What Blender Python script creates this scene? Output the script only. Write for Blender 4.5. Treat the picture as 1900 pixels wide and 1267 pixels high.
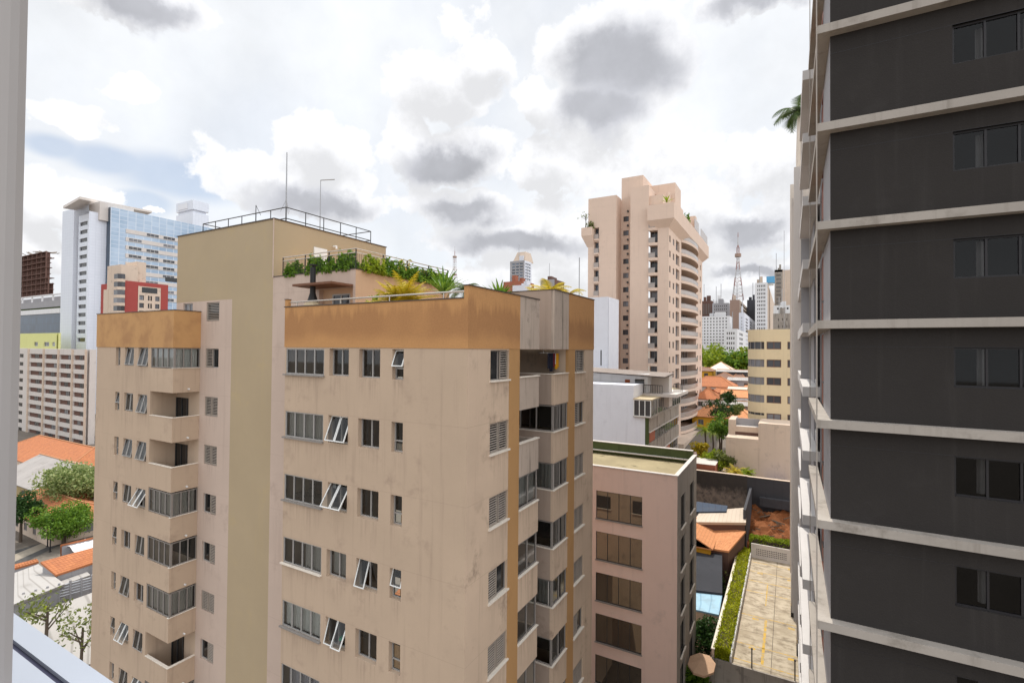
import bpy, math, random
import numpy as np
from mathutils import Vector, Matrix
SC = bpy.context.scene
for o in list(bpy.data.objects): bpy.data.objects.remove(o)
COL = SC.collection
R = math.radians
random.seed(7); NPR = np.random.default_rng(7)

# ------------------------------------------------------------------ camera
FPX, CX, CY = 921.0, 950.0, 633.5            # focal length in px of the 1900 px wide photo
YAW, PITCH, ROLL = R(29.2), R(0.87), R(0.5)
f0 = Vector((-math.sin(YAW), math.cos(YAW), 0)); r0 = Vector((math.cos(YAW), math.sin(YAW), 0)); z0v = Vector((0, 0, 1))
cf = f0*math.cos(PITCH) + z0v*math.sin(PITCH)
cu1 = z0v*math.cos(PITCH) - f0*math.sin(PITCH)
cr = r0*math.cos(ROLL) + cu1*math.sin(ROLL)
cu = cu1*math.cos(ROLL) - r0*math.sin(ROLL)
camd = bpy.data.cameras.new('camera'); cam = bpy.data.objects.new('camera', camd); COL.objects.link(cam)
cam.matrix_world = Matrix(((cr.x, cu.x, -cf.x, 0), (cr.y, cu.y, -cf.y, 0), (cr.z, cu.z, -cf.z, 0), (0, 0, 0, 1)))
camd.sensor_width = 36; camd.lens = 36*FPX/1900; camd.clip_start = 0.02; camd.clip_end = 6000
SC.camera = cam
def ray(x, y): return cf + cr*((x-CX)/FPX) - cu*((y-CY)/FPX)
def onY(x, y, Y): d = ray(x, y); return d*(Y/d.y)
def onX(x, y, X): d = ray(x, y); return d*(X/d.x)
def onZ(x, y, Z): d = ray(x, y); return d*(Z/d.z)
def onD(x, y, D): d = ray(x, y); return d*(D/d.dot(f0))

# ------------------------------------------------------------------ light, exposure
SUN_AZ, SUN_EL = R(-18), R(66)               # from +Y, a little towards -X
sd = Vector((math.sin(SUN_AZ)*math.cos(SUN_EL), math.cos(SUN_AZ)*math.cos(SUN_EL), math.sin(SUN_EL)))
sl = bpy.data.lights.new('sun', 'SUN'); sl.energy = 2.5; sl.angle = R(0.5); sl.color = (1, .95, .86)
so = bpy.data.objects.new('sun', sl); COL.objects.link(so)
so.rotation_mode = 'QUATERNION'; so.rotation_quaternion = sd.to_track_quat('Z', 'Y')
SC.view_settings.view_transform = 'Standard'; SC.view_settings.look = 'None'
SC.view_settings.exposure = 0.35; SC.view_settings.gamma = 1

# ------------------------------------------------------------------ node helpers
class NT:
    def __init__(s, tree): s.t = tree; s.n = tree.nodes; s.l = tree.links
    def node(s, typ, **kw):
        n = s.n.new(typ)
        for k, v in kw.items(): setattr(n, k, v)
        return n
    def put(s, sock, v):
        if hasattr(v, 'is_output'): s.l.new(v, sock)
        elif v is not None:
            if sock.type == 'RGBA' and len(v) == 3: v = (*v, 1)
            sock.default_value = v
    def math(s, op, a, b=None, c=None, clamp=False):
        n = s.node('ShaderNodeMath', operation=op, use_clamp=clamp)
        for i, v in enumerate((a, b, c)): s.put(n.inputs[i], v)
        return n.outputs[0]
    def vm(s, op, a, b=None, out=0):
        n = s.node('ShaderNodeVectorMath', operation=op)
        s.put(n.inputs[0], a)
        if b is not None: s.put(n.inputs[1], b)
        return n.outputs[out]
    def mr(s, v, a, b, c=0.0, d=1.0, smooth=True):
        n = s.node('ShaderNodeMapRange'); n.interpolation_type = 'SMOOTHSTEP' if smooth else 'LINEAR'
        for i, q in enumerate((v, a, b, c, d)): s.put(n.inputs[i], q)
        return n.outputs[0]
    def mix(s, f, a, b, blend='MIX'):
        n = s.node('ShaderNodeMix', data_type='RGBA', blend_type=blend)
        s.put(n.inputs[0], f); s.put(n.inputs[6], a); s.put(n.inputs[7], b); return n.outputs[2]
    def noise(s, vec, scale, detail=4, rough=.55, color=False, dist=0.0):
        n = s.node('ShaderNodeTexNoise'); s.put(n.inputs['Vector'], vec)
        n.inputs['Scale'].default_value = scale; n.inputs['Detail'].default_value = detail
        n.inputs['Roughness'].default_value = rough; n.inputs['Distortion'].default_value = dist
        return n.outputs[1 if color else 0]
    def xyz(s, v):
        n = s.node('ShaderNodeSeparateXYZ'); s.put(n.inputs[0], v); return n.outputs
    def comb(s, x, y, z):
        n = s.node('ShaderNodeCombineXYZ')
        for i, v in enumerate((x, y, z)): s.put(n.inputs[i], v)
        return n.outputs[0]

# ------------------------------------------------------------------ sky (world): blue, high veil, cumulus
W = bpy.data.worlds.new('World'); SC.world = W; W.use_nodes = True
t = NT(W.node_tree); t.n.clear()
out = t.node('ShaderNodeOutputWorld'); bg = t.node('ShaderNodeBackground'); bg.inputs['Strength'].default_value = 0.1
t.l.new(bg.outputs[0], out.inputs[0])
sky = t.node('ShaderNodeTexSky', sky_type='NISHITA'); sky.sun_disc = False
sky.sun_elevation = SUN_EL; sky.sun_rotation = SUN_AZ; sky.air_density = 1.0; sky.dust_density = 0.6
D0 = t.vm('NORMALIZE', t.node('ShaderNodeTexCoord').outputs['Generated'])
def azel(px, py):
    d = ray(px, py).normalized(); return math.degrees(math.atan2(d.x, d.y)), math.degrees(math.asin(d.z))
def azelv(d):
    xx, yy, zz = t.xyz(d)
    return t.comb(t.math('MULTIPLY', t.math('ARCTAN2', xx, yy), 57.2958), t.math('MULTIPLY', t.math('ARCSINE', zz), 57.2958), 0.0)
warp = t.noise(D0, 8.0, 8, .58, color=True)
dw = t.vm('MULTIPLY', t.vm('SUBTRACT', warp, (.5, .5, .5)), (.15, .15, .12))
def union(d, lst):
    """soft union of ellipses given as photo px centre and radii: 1 in the middle, 0 at the rim, negative outside"""
    AE = azelv(d); r = None
    for px, py, rx, ry in lst:
        a, e = azel(px, py); a1, e1 = azel(px+rx, py); a2, e2 = azel(px, py-ry)
        v = t.vm('MULTIPLY', t.vm('SUBTRACT', AE, (a, e, 0)), (1/max(abs(a1-a), .3), 1/max(abs(e2-e), .3), 0))
        m = t.math('SUBTRACT', 1.0, t.vm('LENGTH', v, out=1)); r = m if r is None else t.math('SMOOTH_MAX', r, m, .15)
    return r
PUFF = [(600, 275, 85, 65), (520, 335, 140, 60), (640, 350, 70, 60), (820, 170, 110, 75), (890, 115, 75, 65), (1000, 205, 65, 55),
   (120, 215, 90, 36), (245, 165, 65, 30), (95, 355, 140, 52), (205, 358, 48, 28), (282, 390, 17, 11), (760, 270, 60, 60),
   (80, 440, 90, 50), (1030, 300, 90, 50)]
GREY = [(1150, 115, 150, 100), (1110, 210, 120, 62), (830, 305, 115, 46), (860, 395, 110, 34), (1390, 425, 110, 34),
   (1420, -5, 110, 40), (225, -5, 150, 52), (600, 380, 120, 34), (960, 450, 170, 30), (1400, 500, 110, 18)]
HOLE = [(330, 330, 130, 44), (200, 298, 100, 32), (100, 272, 70, 26), (400, 325, 70, 44), (270, 375, 60, 28)]
UP = (.012, -.012, .042)
def density(d):
    dd = t.vm('NORMALIZE', t.vm('ADD', d, dw))
    nb = t.noise(d, 4.2, 9, .60); nh = t.noise(d, 20.0, 7, .62)
    x_, y_, z_ = t.xyz(d)
    low = t.mr(z_, .62, .12); east = t.mr(t.math('ADD', x_, t.math('MULTIPLY', y_, .72)), -.30, .20)     # more cumulus low down and to the right
    gen = t.math('ADD', t.math('MULTIPLY', t.math('SUBTRACT', nb, .5), 3.6), t.math('SUBTRACT', t.math('MULTIPLY', t.math('MULTIPLY', low, east), .85), .46))
    r = t.math('SMOOTH_MAX', union(dd, PUFF+[(a, b-.15*d_, c*1.12, d_*1.2) for a, b, c, d_ in GREY]), gen, .1)
    return t.math('ADD', r, t.math('MULTIPLY', t.math('SUBTRACT', nh, .5), .95))
rho = density(D0); rho_up = density(t.vm('NORMALIZE', t.vm('ADD', D0, UP)))
n_mid = t.noise(D0, 6.0, 8, .58); n_lo = t.noise(D0, 2.4, 6, .55)
G_ = union(t.vm('NORMALIZE', t.vm('ADD', D0, dw)), GREY); H_ = union(D0, HOLE)
cloud = t.mr(rho, -.03, .16); shade = t.mr(rho_up, -.05, .72)
greys = t.mr(t.math('ADD', G_, t.math('MULTIPLY', t.math('SUBTRACT', n_mid, .5), .6)), -.12, .55)
holes = t.mr(t.math('ADD', H_, t.math('MULTIPLY', t.math('SUBTRACT', n_mid, .5), .9)), -.25, .5)
veil = t.math('SUBTRACT', t.mr(n_lo, .30, .60, .84, 1.0), t.math('MULTIPLY', holes, .42), clamp=True)
vw = t.math('ADD', 7.6, t.math('MULTIPLY', t.math('SUBTRACT', n_mid, .5), 2.8))
col = t.mix(veil, sky.outputs[0], t.vm('MULTIPLY', t.comb(vw, vw, vw), (.975, 1.0, 1.035)))
pw = t.math('SUBTRACT', 8.4, t.math('MULTIPLY', shade, 2.1))
col = t.mix(t.math('MULTIPLY', cloud, .9), col, t.vm('MULTIPLY', t.comb(pw, pw, pw), (.995, .998, 1.02)))
gw = t.math('SUBTRACT', t.math('ADD', 5.3, t.math('MULTIPLY', t.math('SUBTRACT', n_mid, .5), 3.4)), t.math('MULTIPLY', t.mr(G_, .05, .7), 1.5))
col = t.mix(t.math('MULTIPLY', greys, .9), col, t.vm('MULTIPLY', t.comb(gw, gw, gw), (.965, .985, 1.07)))
# cloud gain added outside the view to light the walls: overhead and opposite the sun
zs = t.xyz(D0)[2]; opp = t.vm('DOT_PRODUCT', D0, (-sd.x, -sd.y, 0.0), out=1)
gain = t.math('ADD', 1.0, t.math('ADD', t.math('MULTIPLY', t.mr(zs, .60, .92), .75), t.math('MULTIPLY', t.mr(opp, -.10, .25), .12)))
gain = t.math('ADD', gain, t.math('MULTIPLY', t.mr(t.xyz(D0)[0], .30, .75), .9))  # extra sky brightness added on the +X side to lift the side walls
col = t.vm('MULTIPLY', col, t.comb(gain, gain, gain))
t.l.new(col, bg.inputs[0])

# ------------------------------------------------------------------ materials
MATS = {}
def newmat(name):
    m = bpy.data.materials.new(name); m.use_nodes = True; q = NT(m.node_tree)
    b = m.node_tree.nodes['Principled BSDF']; MATS[name] = m; return m, q, b
def pos(q): return q.node('ShaderNodeNewGeometry').outputs['Position']
def stucco(name, c, var=.12, streak=.18, stain=.25, stc=None, joint=0.0, bump=.15, rough=.9, jz=0.0, scale=1.0, drips=None):
    """weathered painted render: cloudy tone, rain streaks, grimy patches and optional floor joints"""
    m, q, b = newmat(name); P = pos(q); x, y, z = q.xyz(P)
    stc = stc or tuple(v*.55 for v in c)
    big = q.noise(P, .35*scale, 5, .6); fine = q.noise(P, 14*scale, 3, .6)
    sv = q.comb(q.math('MULTIPLY', x, 3.0*scale), q.math('MULTIPLY', y, 3.0*scale), q.math('MULTIPLY', z, .16*scale))
    st = q.noise(sv, 1.0, 5, .6)
    k = q.math('ADD', 1.0, q.math('MULTIPLY', q.math('SUBTRACT', big, .5), var*3))
    k = q.math('ADD', k, q.math('MULTIPLY', q.math('SUBTRACT', fine, .5), var*.5))
    cc = q.vm('SCALE', c, None); cc.node.inputs['Scale'].default_value = 1
    q.put(cc.node.inputs['Scale'], k)
    f = q.math('MULTIPLY', q.mr(st, .52, .78), streak*2.2)
    cc = q.mix(f, cc, stc)
    g = q.math('MULTIPLY', q.math('MULTIPLY', q.mr(q.noise(P, .9*scale, 7, .68), .52, .72), q.mr(big, .35, .65)), stain*2)
    cc = q.mix(q.math('MINIMUM', g, .9), cc, stc)
    if drips:
        ax, rng, z0_ = drips; e = (x, y, z)[ax]; mk = None
        for a, c in rng:
            w_ = q.math('MULTIPLY', q.mr(e, a-.05, a+.12), q.mr(e, c+.05, c-.12)); mk = w_ if mk is None else q.math('MAXIMUM', mk, w_)
        fr_ = q.math('FRACT', q.math('DIVIDE', q.math('SUBTRACT', 1000*2.76+z0_, z), 2.76))
        dn = q.noise(q.comb(q.math('MULTIPLY', q.math('ADD', x, y), 9.0), 0.0, q.math('MULTIPLY', z, .5)), 1.0, 4, .6)
        w_ = q.math('MULTIPLY', q.math('MULTIPLY', mk, q.math('MULTIPLY', q.mr(fr_, .5, .0), q.mr(fr_, .0, .02))), q.mr(dn, .42, .70))
        cc = q.mix(q.math('MULTIPLY', w_, .5), cc, stc)
    if joint:
        mz = q.math('ABSOLUTE', q.math('SUBTRACT', q.math('FRACT', q.math('DIVIDE', q.math('ADD', z, 1000*joint-jz), joint)), .5))
        jl = q.math('LESS_THAN', q.math('SUBTRACT', .5, mz), .008/joint)
        cc = q.mix(q.math('MULTIPLY', jl, .4), cc, stc)
    q.put(b.inputs['Base Color'], cc); b.inputs['Roughness'].default_value = rough
    b.inputs['Specular IOR Level'].default_value = .25
    if bump:
        n = q.node('ShaderNodeBump'); n.inputs['Strength'].default_value = bump; n.inputs['Distance'].default_value = .02
        q.put(n.inputs['Height'], q.noise(P, 22*scale, 4, .6)); q.l.new(n.outputs[0], b.inputs['Normal'])
    return m
def plain(name, c, rough=.6, metal=0.0, var=.08, sc=6.0, spec=.4):
    m, q, b = newmat(name); P = q.node('ShaderNodeTexCoord').outputs['Object']
    k = q.math('ADD', 1.0, q.math('MULTIPLY', q.math('SUBTRACT', q.noise(P, sc, 4, .6), .5), var*3))
    cc = q.vm('SCALE', c, None); q.put(cc.node.inputs['Scale'], k); q.put(b.inputs['Base Color'], cc)
    b.inputs['Roughness'].default_value = rough; b.inputs['Metallic'].default_value = metal
    b.inputs['Specular IOR Level'].default_value = spec
    return m
def glass_thin(name, tint=(.75, .8, .8), refl=1.0):
    m, q, b = newmat(name); q.n.remove(b); o = q.n['Material Output']
    tr = q.node('ShaderNodeBsdfTransparent'); tr.inputs[0].default_value = (*tint, 1)
    gl = q.node('ShaderNodeBsdfGlossy'); gl.inputs['Roughness'].default_value = .03
    fr = q.node('ShaderNodeFresnel'); fr.inputs[0].default_value = 1.5
    mx = q.node('ShaderNodeMixShader'); q.put(mx.inputs[0], q.math('MULTIPLY', fr.outputs[0], 1.6*refl, clamp=True))
    q.l.new(tr.outputs[0], mx.inputs[1]); q.l.new(gl.outputs[0], mx.inputs[2]); q.l.new(mx.outputs[0], o.inputs[0])
    return m
def glass_dark(name, c=(.03, .035, .04), var=1.0, rough=.06, spec=.5, coat=0.0):
    """window glass with a dim room or drawn blind behind, different in each window"""
    m, q, b = newmat(name); oi = q.node('ShaderNodeObjectInfo').outputs['Random']
    rp = q.node('ShaderNodeValToRGB'); q.put(rp.inputs[0], oi); e = rp.color_ramp.elements
    e[0].position = 0; e[0].color = (*c, 1); e[1].position = 1; e[1].color = (*[min(1, v*3.5*var+.06*var) for v in c], 1)
    k = rp.color_ramp.elements.new(.6); k.color = (*[v*1.3 for v in c], 1)
    q.put(b.inputs['Base Color'], rp.outputs[0]); b.inputs['Roughness'].default_value = rough
    b.inputs['Specular IOR Level'].default_value = spec
    return m
def leafmat(name, c1, c2, rough=.55):
    m, q, b = newmat(name); g = q.node('ShaderNodeNewGeometry')
    cc = q.mix(g.outputs['Random Per Island'], c1, c2)
    n = q.noise(q.node('ShaderNodeTexCoord').outputs['Object'], .8, 3)
    k = q.math('ADD', .65, q.math('MULTIPLY', n, .7))
    c3 = q.vm('SCALE', cc, None); q.put(c3.node.inputs['Scale'], k)
    q.put(b.inputs['Base Color'], c3); b.inputs['Roughness'].default_value = rough
    b.inputs['Specular IOR Level'].default_value = .3
    tl = q.node('ShaderNodeBsdfTranslucent'); q.put(tl.inputs[0], c3)
    mx = q.node('ShaderNodeMixShader'); mx.inputs[0].default_value = .35
    q.l.new(b.outputs[0], mx.inputs[1]); q.l.new(tl.outputs[0], mx.inputs[2]); q.l.new(mx.outputs[0], q.n['Material Output'].inputs[0])
    return m
def uvmat_tiles(name, c1, c2, dark=.5, rowh=.34, colw=.24):
    """clay roof tiles: UV in metres, u along the eave, v up the slope"""
    m, q, b = newmat(name); uv = q.node('ShaderNodeUVMap').outputs[0]; u, v, _ = q.xyz(uv)
    row = q.math('FRACT', q.math('DIVIDE', v, rowh)); colm = q.math('SINE', q.math('MULTIPLY', u, 6.2832/colw))
    cell = q.comb(q.math('FLOOR', q.math('DIVIDE', u, colw)), q.math('FLOOR', q.math('DIVIDE', v, rowh)), 0)
    wn = q.node('ShaderNodeTexWhiteNoise'); q.put(wn.inputs[0], cell)
    big = q.noise(pos(q), .8, 6, .65)
    cc = q.mix(q.math('ADD', q.math('MULTIPLY', wn.outputs[0], .5), q.math('MULTIPLY', big, .5)), c1, c2)
    cc = q.mix(q.math('MULTIPLY', q.mr(row, .82, 1.0), dark), cc, (.06, .03, .02))
    cc = q.mix(q.math('MULTIPLY', q.mr(big, .55, .75), .45), cc, (.10, .06, .045))
    q.put(b.inputs['Base Color'], cc); b.inputs['Roughness'].default_value = .85
    n = q.node('ShaderNodeBump'); n.inputs['Strength'].default_value = .9; n.inputs['Distance'].default_value = .05
    q.put(n.inputs['Height'], q.math('ADD', q.math('MULTIPLY', colm, .5), q.math('SUBTRACT', 1.0, row))); q.l.new(n.outputs[0], b.inputs['Normal'])
    return m
def uvmat_sheet(name, c, c2, w=.6, rough=.5, dirt=.3, metal=0.0):
    """corrugated or panelled sheet roof: ribs run up the slope"""
    m, q, b = newmat(name); uv = q.node('ShaderNodeUVMap').outputs[0]; u, v, _ = q.xyz(uv)
    fr = q.math('ABSOLUTE', q.math('SUBTRACT', q.math('FRACT', q.math('DIVIDE', u, w)), .5))
    cc = q.mix(q.mr(fr, .38, .48), c, c2)
    wn = q.node('ShaderNodeTexWhiteNoise', noise_dimensions='1D'); q.put(wn.inputs[1], q.math('FLOOR', q.math('DIVIDE', u, w*3)))
    cc = q.mix(q.math('MULTIPLY', wn.outputs[0], .25), cc, c2)
    cc = q.mix(q.math('MULTIPLY', q.mr(q.noise(pos(q), .7, 6, .65), .5, .75), dirt), cc, (.12, .10, .08))
    q.put(b.inputs['Base Color'], cc); b.inputs['Roughness'].default_value = rough; b.inputs['Metallic'].default_value = metal
    n = q.node('ShaderNodeBump'); n.inputs['Strength'].default_value = .6; n.inputs['Distance'].default_value = .04
    q.put(n.inputs['Height'], fr); q.l.new(n.outputs[0], b.inputs['Normal'])
    return m

# ------------------------------------------------------------------ mesh helpers
class MB:
    def __init__(s): s.v = []; s.f = []; s.mi = []; s.uv = []; s.k = 0
    def face(s, pts, uv=None):
        i = len(s.v); s.v += [tuple(p) for p in pts]; s.f.append(tuple(range(i, i+len(pts)))); s.mi.append(s.k)
        s.uv += uv if uv else [(0, 0)]*len(pts)
    def hexa(s, b, tp):
        """8 corners: bottom ring b[4], top ring tp[4]"""
        i = len(s.v); s.v += [tuple(p) for p in b] + [tuple(p) for p in tp]
        for q in ((3, 2, 1, 0), (4, 5, 6, 7), (0, 1, 5, 4), (1, 2, 6, 5), (2, 3, 7, 6), (3, 0, 4, 7)):
            s.f.append(tuple(i+j for j in q)); s.mi.append(s.k); s.uv += [(0, 0)]*4
    def box(s, x0, x1, y0, y1, z0, z1):
        if x0 > x1: x0, x1 = x1, x0
        if y0 > y1: y0, y1 = y1, y0
        if z0 > z1: z0, z1 = z1, z0
        s.hexa([(x0, y0, z0), (x1, y0, z0), (x1, y1, z0), (x0, y1, z0)], [(x0, y0, z1), (x1, y0, z1), (x1, y1, z1), (x0, y1, z1)])
    def prism(s, poly, z0, z1, cap=True):
        n = len(poly); i = len(s.v)
        s.v += [(p[0], p[1], z0) for p in poly] + [(p[0], p[1], z1) for p in poly]
        fs = [(i+j, i+(j+1) % n, i+n+(j+1) % n, i+n+j) for j in range(n)]
        if cap: fs += [tuple(range(i+n-1, i-1, -1)), tuple(range(i+n, i+2*n))]
        for q in fs: s.f.append(q); s.mi.append(s.k); s.uv += [(0, 0)]*len(q)
    def tube(s, pts, r, n=6, r2=None):
        pts = [Vector(p) for p in pts]; m = len(pts); rings = []
        for a, p in enumerate(pts):
            d = (pts[min(a+1, m-1)] - pts[max(a-1, 0)]).normalized()
            e = d.cross(Vector((0, 0, 1)) if abs(d.z) < .9 else Vector((1, 0, 0))).normalized(); g = d.cross(e)
            rr = r if r2 is None else r + (r2-r)*a/max(m-1, 1)
            i = len(s.v); rings.append(i)
            s.v += [tuple(p + (e*math.cos(6.28318*k/n) + g*math.sin(6.28318*k/n))*rr) for k in range(n)]
        fs = []
        for a in range(m-1):
            i, j = rings[a], rings[a+1]
            fs += [(i+k, i+(k+1) % n, j+(k+1) % n, j+k) for k in range(n)]
        fs += [tuple(rings[0]+k for k in range(n-1, -1, -1)), tuple(rings[-1]+k for k in range(n))]
        for q in fs: s.f.append(q); s.mi.append(s.k); s.uv += [(0, 0)]*len(q)
    def mesh(s, name, mats, off=(0, 0, 0), smooth=False):
        me = bpy.data.meshes.new(name); o = Vector(off)
        me.from_pydata([(v[0]-o.x, v[1]-o.y, v[2]-o.z) for v in s.v], [], s.f)
        for m in (mats if isinstance(mats, (list, tuple)) else [mats]): me.materials.append(MATS[m] if isinstance(m, str) else m)
        if any(s.mi): me.polygons.foreach_set('material_index', s.mi)
        if any(u != (0, 0) for u in s.uv):
            l = me.uv_layers.new(name='UVMap'); l.data.foreach_set('uv', [c for u in s.uv for c in u])
        if smooth: me.polygons.foreach_set('use_smooth', [True]*len(me.polygons))
        me.update(); return me
    def build(s, name, mats, parent=None, smooth=False, origin=None):
        """ONE mesh object; vertices are world coordinates"""
        off = wloc(parent) if parent else Vector(origin or (0, 0, 0))
        if not parent and origin is None and s.v:
            a = np.array(s.v); off = Vector(((a[:, 0].min()+a[:, 0].max())/2, (a[:, 1].min()+a[:, 1].max())/2, a[:, 2].min()))
        o = bpy.data.objects.new(name, s.mesh(name, mats, off, smooth)); COL.objects.link(o)
        if parent: o.parent = parent
        else: o.location = off
        return o
def wloc(o):
    p = Vector((0, 0, 0))
    while o: p += o.location; o = o.parent
    return p
def tag(o, label=None, cat=None, group=None, kind=None):
    for k, v in (('label', label), ('category', cat), ('group', group), ('kind', kind)):
        if v: o[k] = v
    return o
def thing(name, label, cat, loc=(0, 0, 0), group=None):
    o = bpy.data.objects.new(name, None); COL.objects.link(o); o.location = loc; o.empty_display_size = .5
    return tag(o, label, cat, group)
def inst(name, me, parent, loc, rz=0.0):
    o = bpy.data.objects.new(name, me); COL.objects.link(o); o.parent = parent; o.location = loc; o.rotation_euler.z = rz; return o

class Face:
    """a vertical plane: 'front' faces -Y (u = x), 'side' faces +X (u = y), 'west' faces -X (u = -y)"""
    def __init__(s, kind, c): s.kind = kind; s.c = c; s.rz = {'front': 0, 'side': math.pi/2, 'west': -math.pi/2}[kind]
    def pt(s, u, z, d=0.0):
        if s.kind == 'front': return Vector((u, s.c+d, z))
        if s.kind == 'side': return Vector((s.c-d, u, z))
        return Vector((s.c+d, -u, z))
    def u_of(s, x, y):
        p = onY(x, y, s.c) if s.kind == 'front' else onX(x, y, s.c)
        return (p.x if s.kind == 'front' else p.y if s.kind == 'side' else -p.y), p.z
def wall(mb, F, u0, u1, zb, zt, holes=(), depth=.2):
    hs = []
    for h in holes:
        a, b_, c, d_ = max(h[0], u0), min(h[1], u1), max(h[2], zb), min(h[3], zt)
        if b_-a > .01 and d_-c > .01: hs.append((a, b_, c, d_, h[4] if len(h) > 4 else depth))
    us = sorted({round(v, 4) for v in [u0, u1] + [h[0] for h in hs] + [h[1] for h in hs]})
    zs = sorted({round(v, 4) for v in [zb, zt] + [h[2] for h in hs] + [h[3] for h in hs]})
    for i in range(len(us)-1):
        for j in range(len(zs)-1):
            uc, zc = (us[i]+us[i+1])/2, (zs[j]+zs[j+1])/2
            if any(h[0] < uc < h[1] and h[2] < zc < h[3] for h in hs): continue
            mb.face([F.pt(us[i], zs[j]), F.pt(us[i+1], zs[j]), F.pt(us[i+1], zs[j+1]), F.pt(us[i], zs[j+1])])
    for a, b_, c, d_, dp in hs:
        mb.face([F.pt(a, c), F.pt(b_, c), F.pt(b_, c, dp), F.pt(a, c, dp)])
        mb.face([F.pt(a, d_, dp), F.pt(b_, d_, dp), F.pt(b_, d_), F.pt(a, d_)])
        mb.face([F.pt(a, c), F.pt(a, c, dp), F.pt(a, d_, dp), F.pt(a, d_)])
        mb.face([F.pt(b_, c, dp), F.pt(b_, c), F.pt(b_, d_), F.pt(b_, d_, dp)])

WCACHE = {}
def simple_window(root, F, h, n=2, fr='frame_grey', gl='glass_far', name='window', t_=.06, hz=0):
    """frame and glass of one window in a hole (u0,u1,z0,z1,depth); equal sizes share one mesh"""
    w, hh, d = h[1]-h[0], h[3]-h[2], (h[4] if len(h) > 4 else .2)
    key = (round(w, 2), round(hh, 2), n, fr, gl, t_, hz)
    if key not in WCACHE:
        b = MB(); b.k = 1; b.face([(0, 0, 0), (w, 0, 0), (w, 0, hh), (0, 0, hh)]); b.k = 0
        for i in range(n+1):
            x = i*(w-t_)/n; b.box(x, x+t_, -.04, .03, 0, hh)
        b.box(t_, w-t_, -.035, .03, 0, t_); b.box(t_, w-t_, -.035, .03, hh-t_, hh)
        for k in range(hz): z = hh*(k+1)/(hz+1); b.box(t_, w-t_, -.03, .03, z-t_/2, z+t_/2)
        WCACHE[key] = b.mesh(name, [fr, gl])
    return inst(name, WCACHE[key], root, F.pt(h[0], h[2], d-.05) - wloc(root), F.rz)
# ------------------------------------------------------------------ palette
stucco('wall_beige', (.515, .39, .285), var=.09, streak=.24, stain=.36, stc=(.34, .245, .185), joint=2.76, drips=(0, ((-19.4, -17.1), (-16.7, -15.6), (-15, -13.9), (-13.25, -12.7), (-36.6, -36.0), (-35.4, -34.3), (-33.8, -32.7)), -1.2))
stucco('wall_pinkish', (.56, .44, .365), var=.07, streak=.14, stain=.22, stc=(.36, .265, .215), joint=2.76, drips=(0, ((-29.4, -28.2),), -1.22))
stucco('wall_taupe', (.60, .455, .335), var=.12, streak=.22, stain=.5, stc=(.33, .24, .18), joint=2.76, drips=(1, ((15.9, 17.2), (24.3, 25.6), (18.2, 19.9), (21.7, 23.3)), -1.22))
stucco('wall_olive', (.44, .345, .225), var=.06, streak=.10, stain=.22, stc=(.50, .38, .20))
stucco('parapet_grey', (.48, .39, .32), var=.12, streak=.55, stain=.3, stc=(.20, .165, .135), scale=1.6)
stucco('pilaster_ochre', (.46, .26, .11), var=.08, streak=.1, stain=.3, stc=(.36, .19, .08))
stucco('wall_salmon', (.60, .40, .26), var=.05, streak=.08, stain=.12)
stucco('wall_pier', (.66, .58, .50), var=.05, streak=.15, stain=.2)
stucco('wall_notch_shade', (.40, .31, .25), var=.1, streak=.2, stain=.4, stc=(.25, .19, .15))  # wall colour darkened to stand for the shade inside the notch
stucco('concrete', (.385, .345, .305), var=.16, streak=.35, stain=.6, stc=(.24, .21, .18))
stucco('wall_charcoal', (.033, .029, .027), var=.10, streak=.22, stain=.22, stc=(.05, .045, .042), bump=.3)
stucco('wall_lilac', (.68, .51, .44), var=.05, streak=.08, stain=.15, stc=(.30, .24, .22))
stucco('tower_pink', (.67, .515, .415), var=.04, streak=.10, stain=.12, joint=2.9)
stucco('wall_bluewhite', (.70, .71, .76), var=.06, streak=.1, stain=.18, stc=(.42, .42, .46))
stucco('wall_white', (.74, .73, .73), var=.05, streak=.12, stain=.15)
stucco('wall_offwhite', (.62, .57, .53), var=.05, streak=.12, stain=.2)
stucco('wall_yellow', (.70, .57, .37), var=.04, streak=.08, stain=.1)
stucco('wall_sand', (.62, .50, .40), var=.06, streak=.15, stain=.35, stc=(.28, .22, .18))
stucco('wall_lime', (.70, .70, .30), var=.05, streak=.1, stain=.1)
stucco('wall_red', (.36, .075, .065), var=.05, streak=.08, stain=.1)
stucco('wall_rust', (.30, .075, .025), var=.05, streak=.05, stain=.1)
stucco('brick_red', (.36, .13, .08), var=.08, streak=.1, stain=.2)
stucco('wall_brown', (.15, .085, .068), var=.08, streak=.1, stain=.2)
stucco('wall_mustard', (.62, .33, .03), var=.05, streak=.08, stain=.1)
stucco('wall_grey', (.34, .33, .34), var=.08, streak=.15, stain=.2)
stucco('wall_dark', (.07, .07, .078), var=.15, streak=.2, stain=.25, stc=(.03, .03, .033))
m, q, b = newmat('wall_grimy'); P = pos(q); x, y, z = q.xyz(P)
ns = q.noise(q.comb(q.math('MULTIPLY', x, .7), 0, q.math('MULTIPLY', z, .5)), 1.0, 7, .68); n2 = q.noise(P, 1.6, 7, .7)
gr = q.math('MAXIMUM', q.mr(q.math('ADD', z, q.math('MULTIPLY', q.math('SUBTRACT', ns, .5), 4.0)), -20.9, -19.6), q.math('MULTIPLY', q.mr(n2, .52, .66), .7))
cc = q.mix(q.math('MULTIPLY', gr, .92), q.mix(q.mr(n2, .35, .6), (.36, .28, .22), (.24, .19, .16)), (.045, .038, .034)); q.put(b.inputs['Base Color'], cc); b.inputs['Roughness'].default_value = .95
stucco('wall_grimy_grey', (.24, .22, .20), var=.15, streak=.4, stain=.5)
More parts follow.
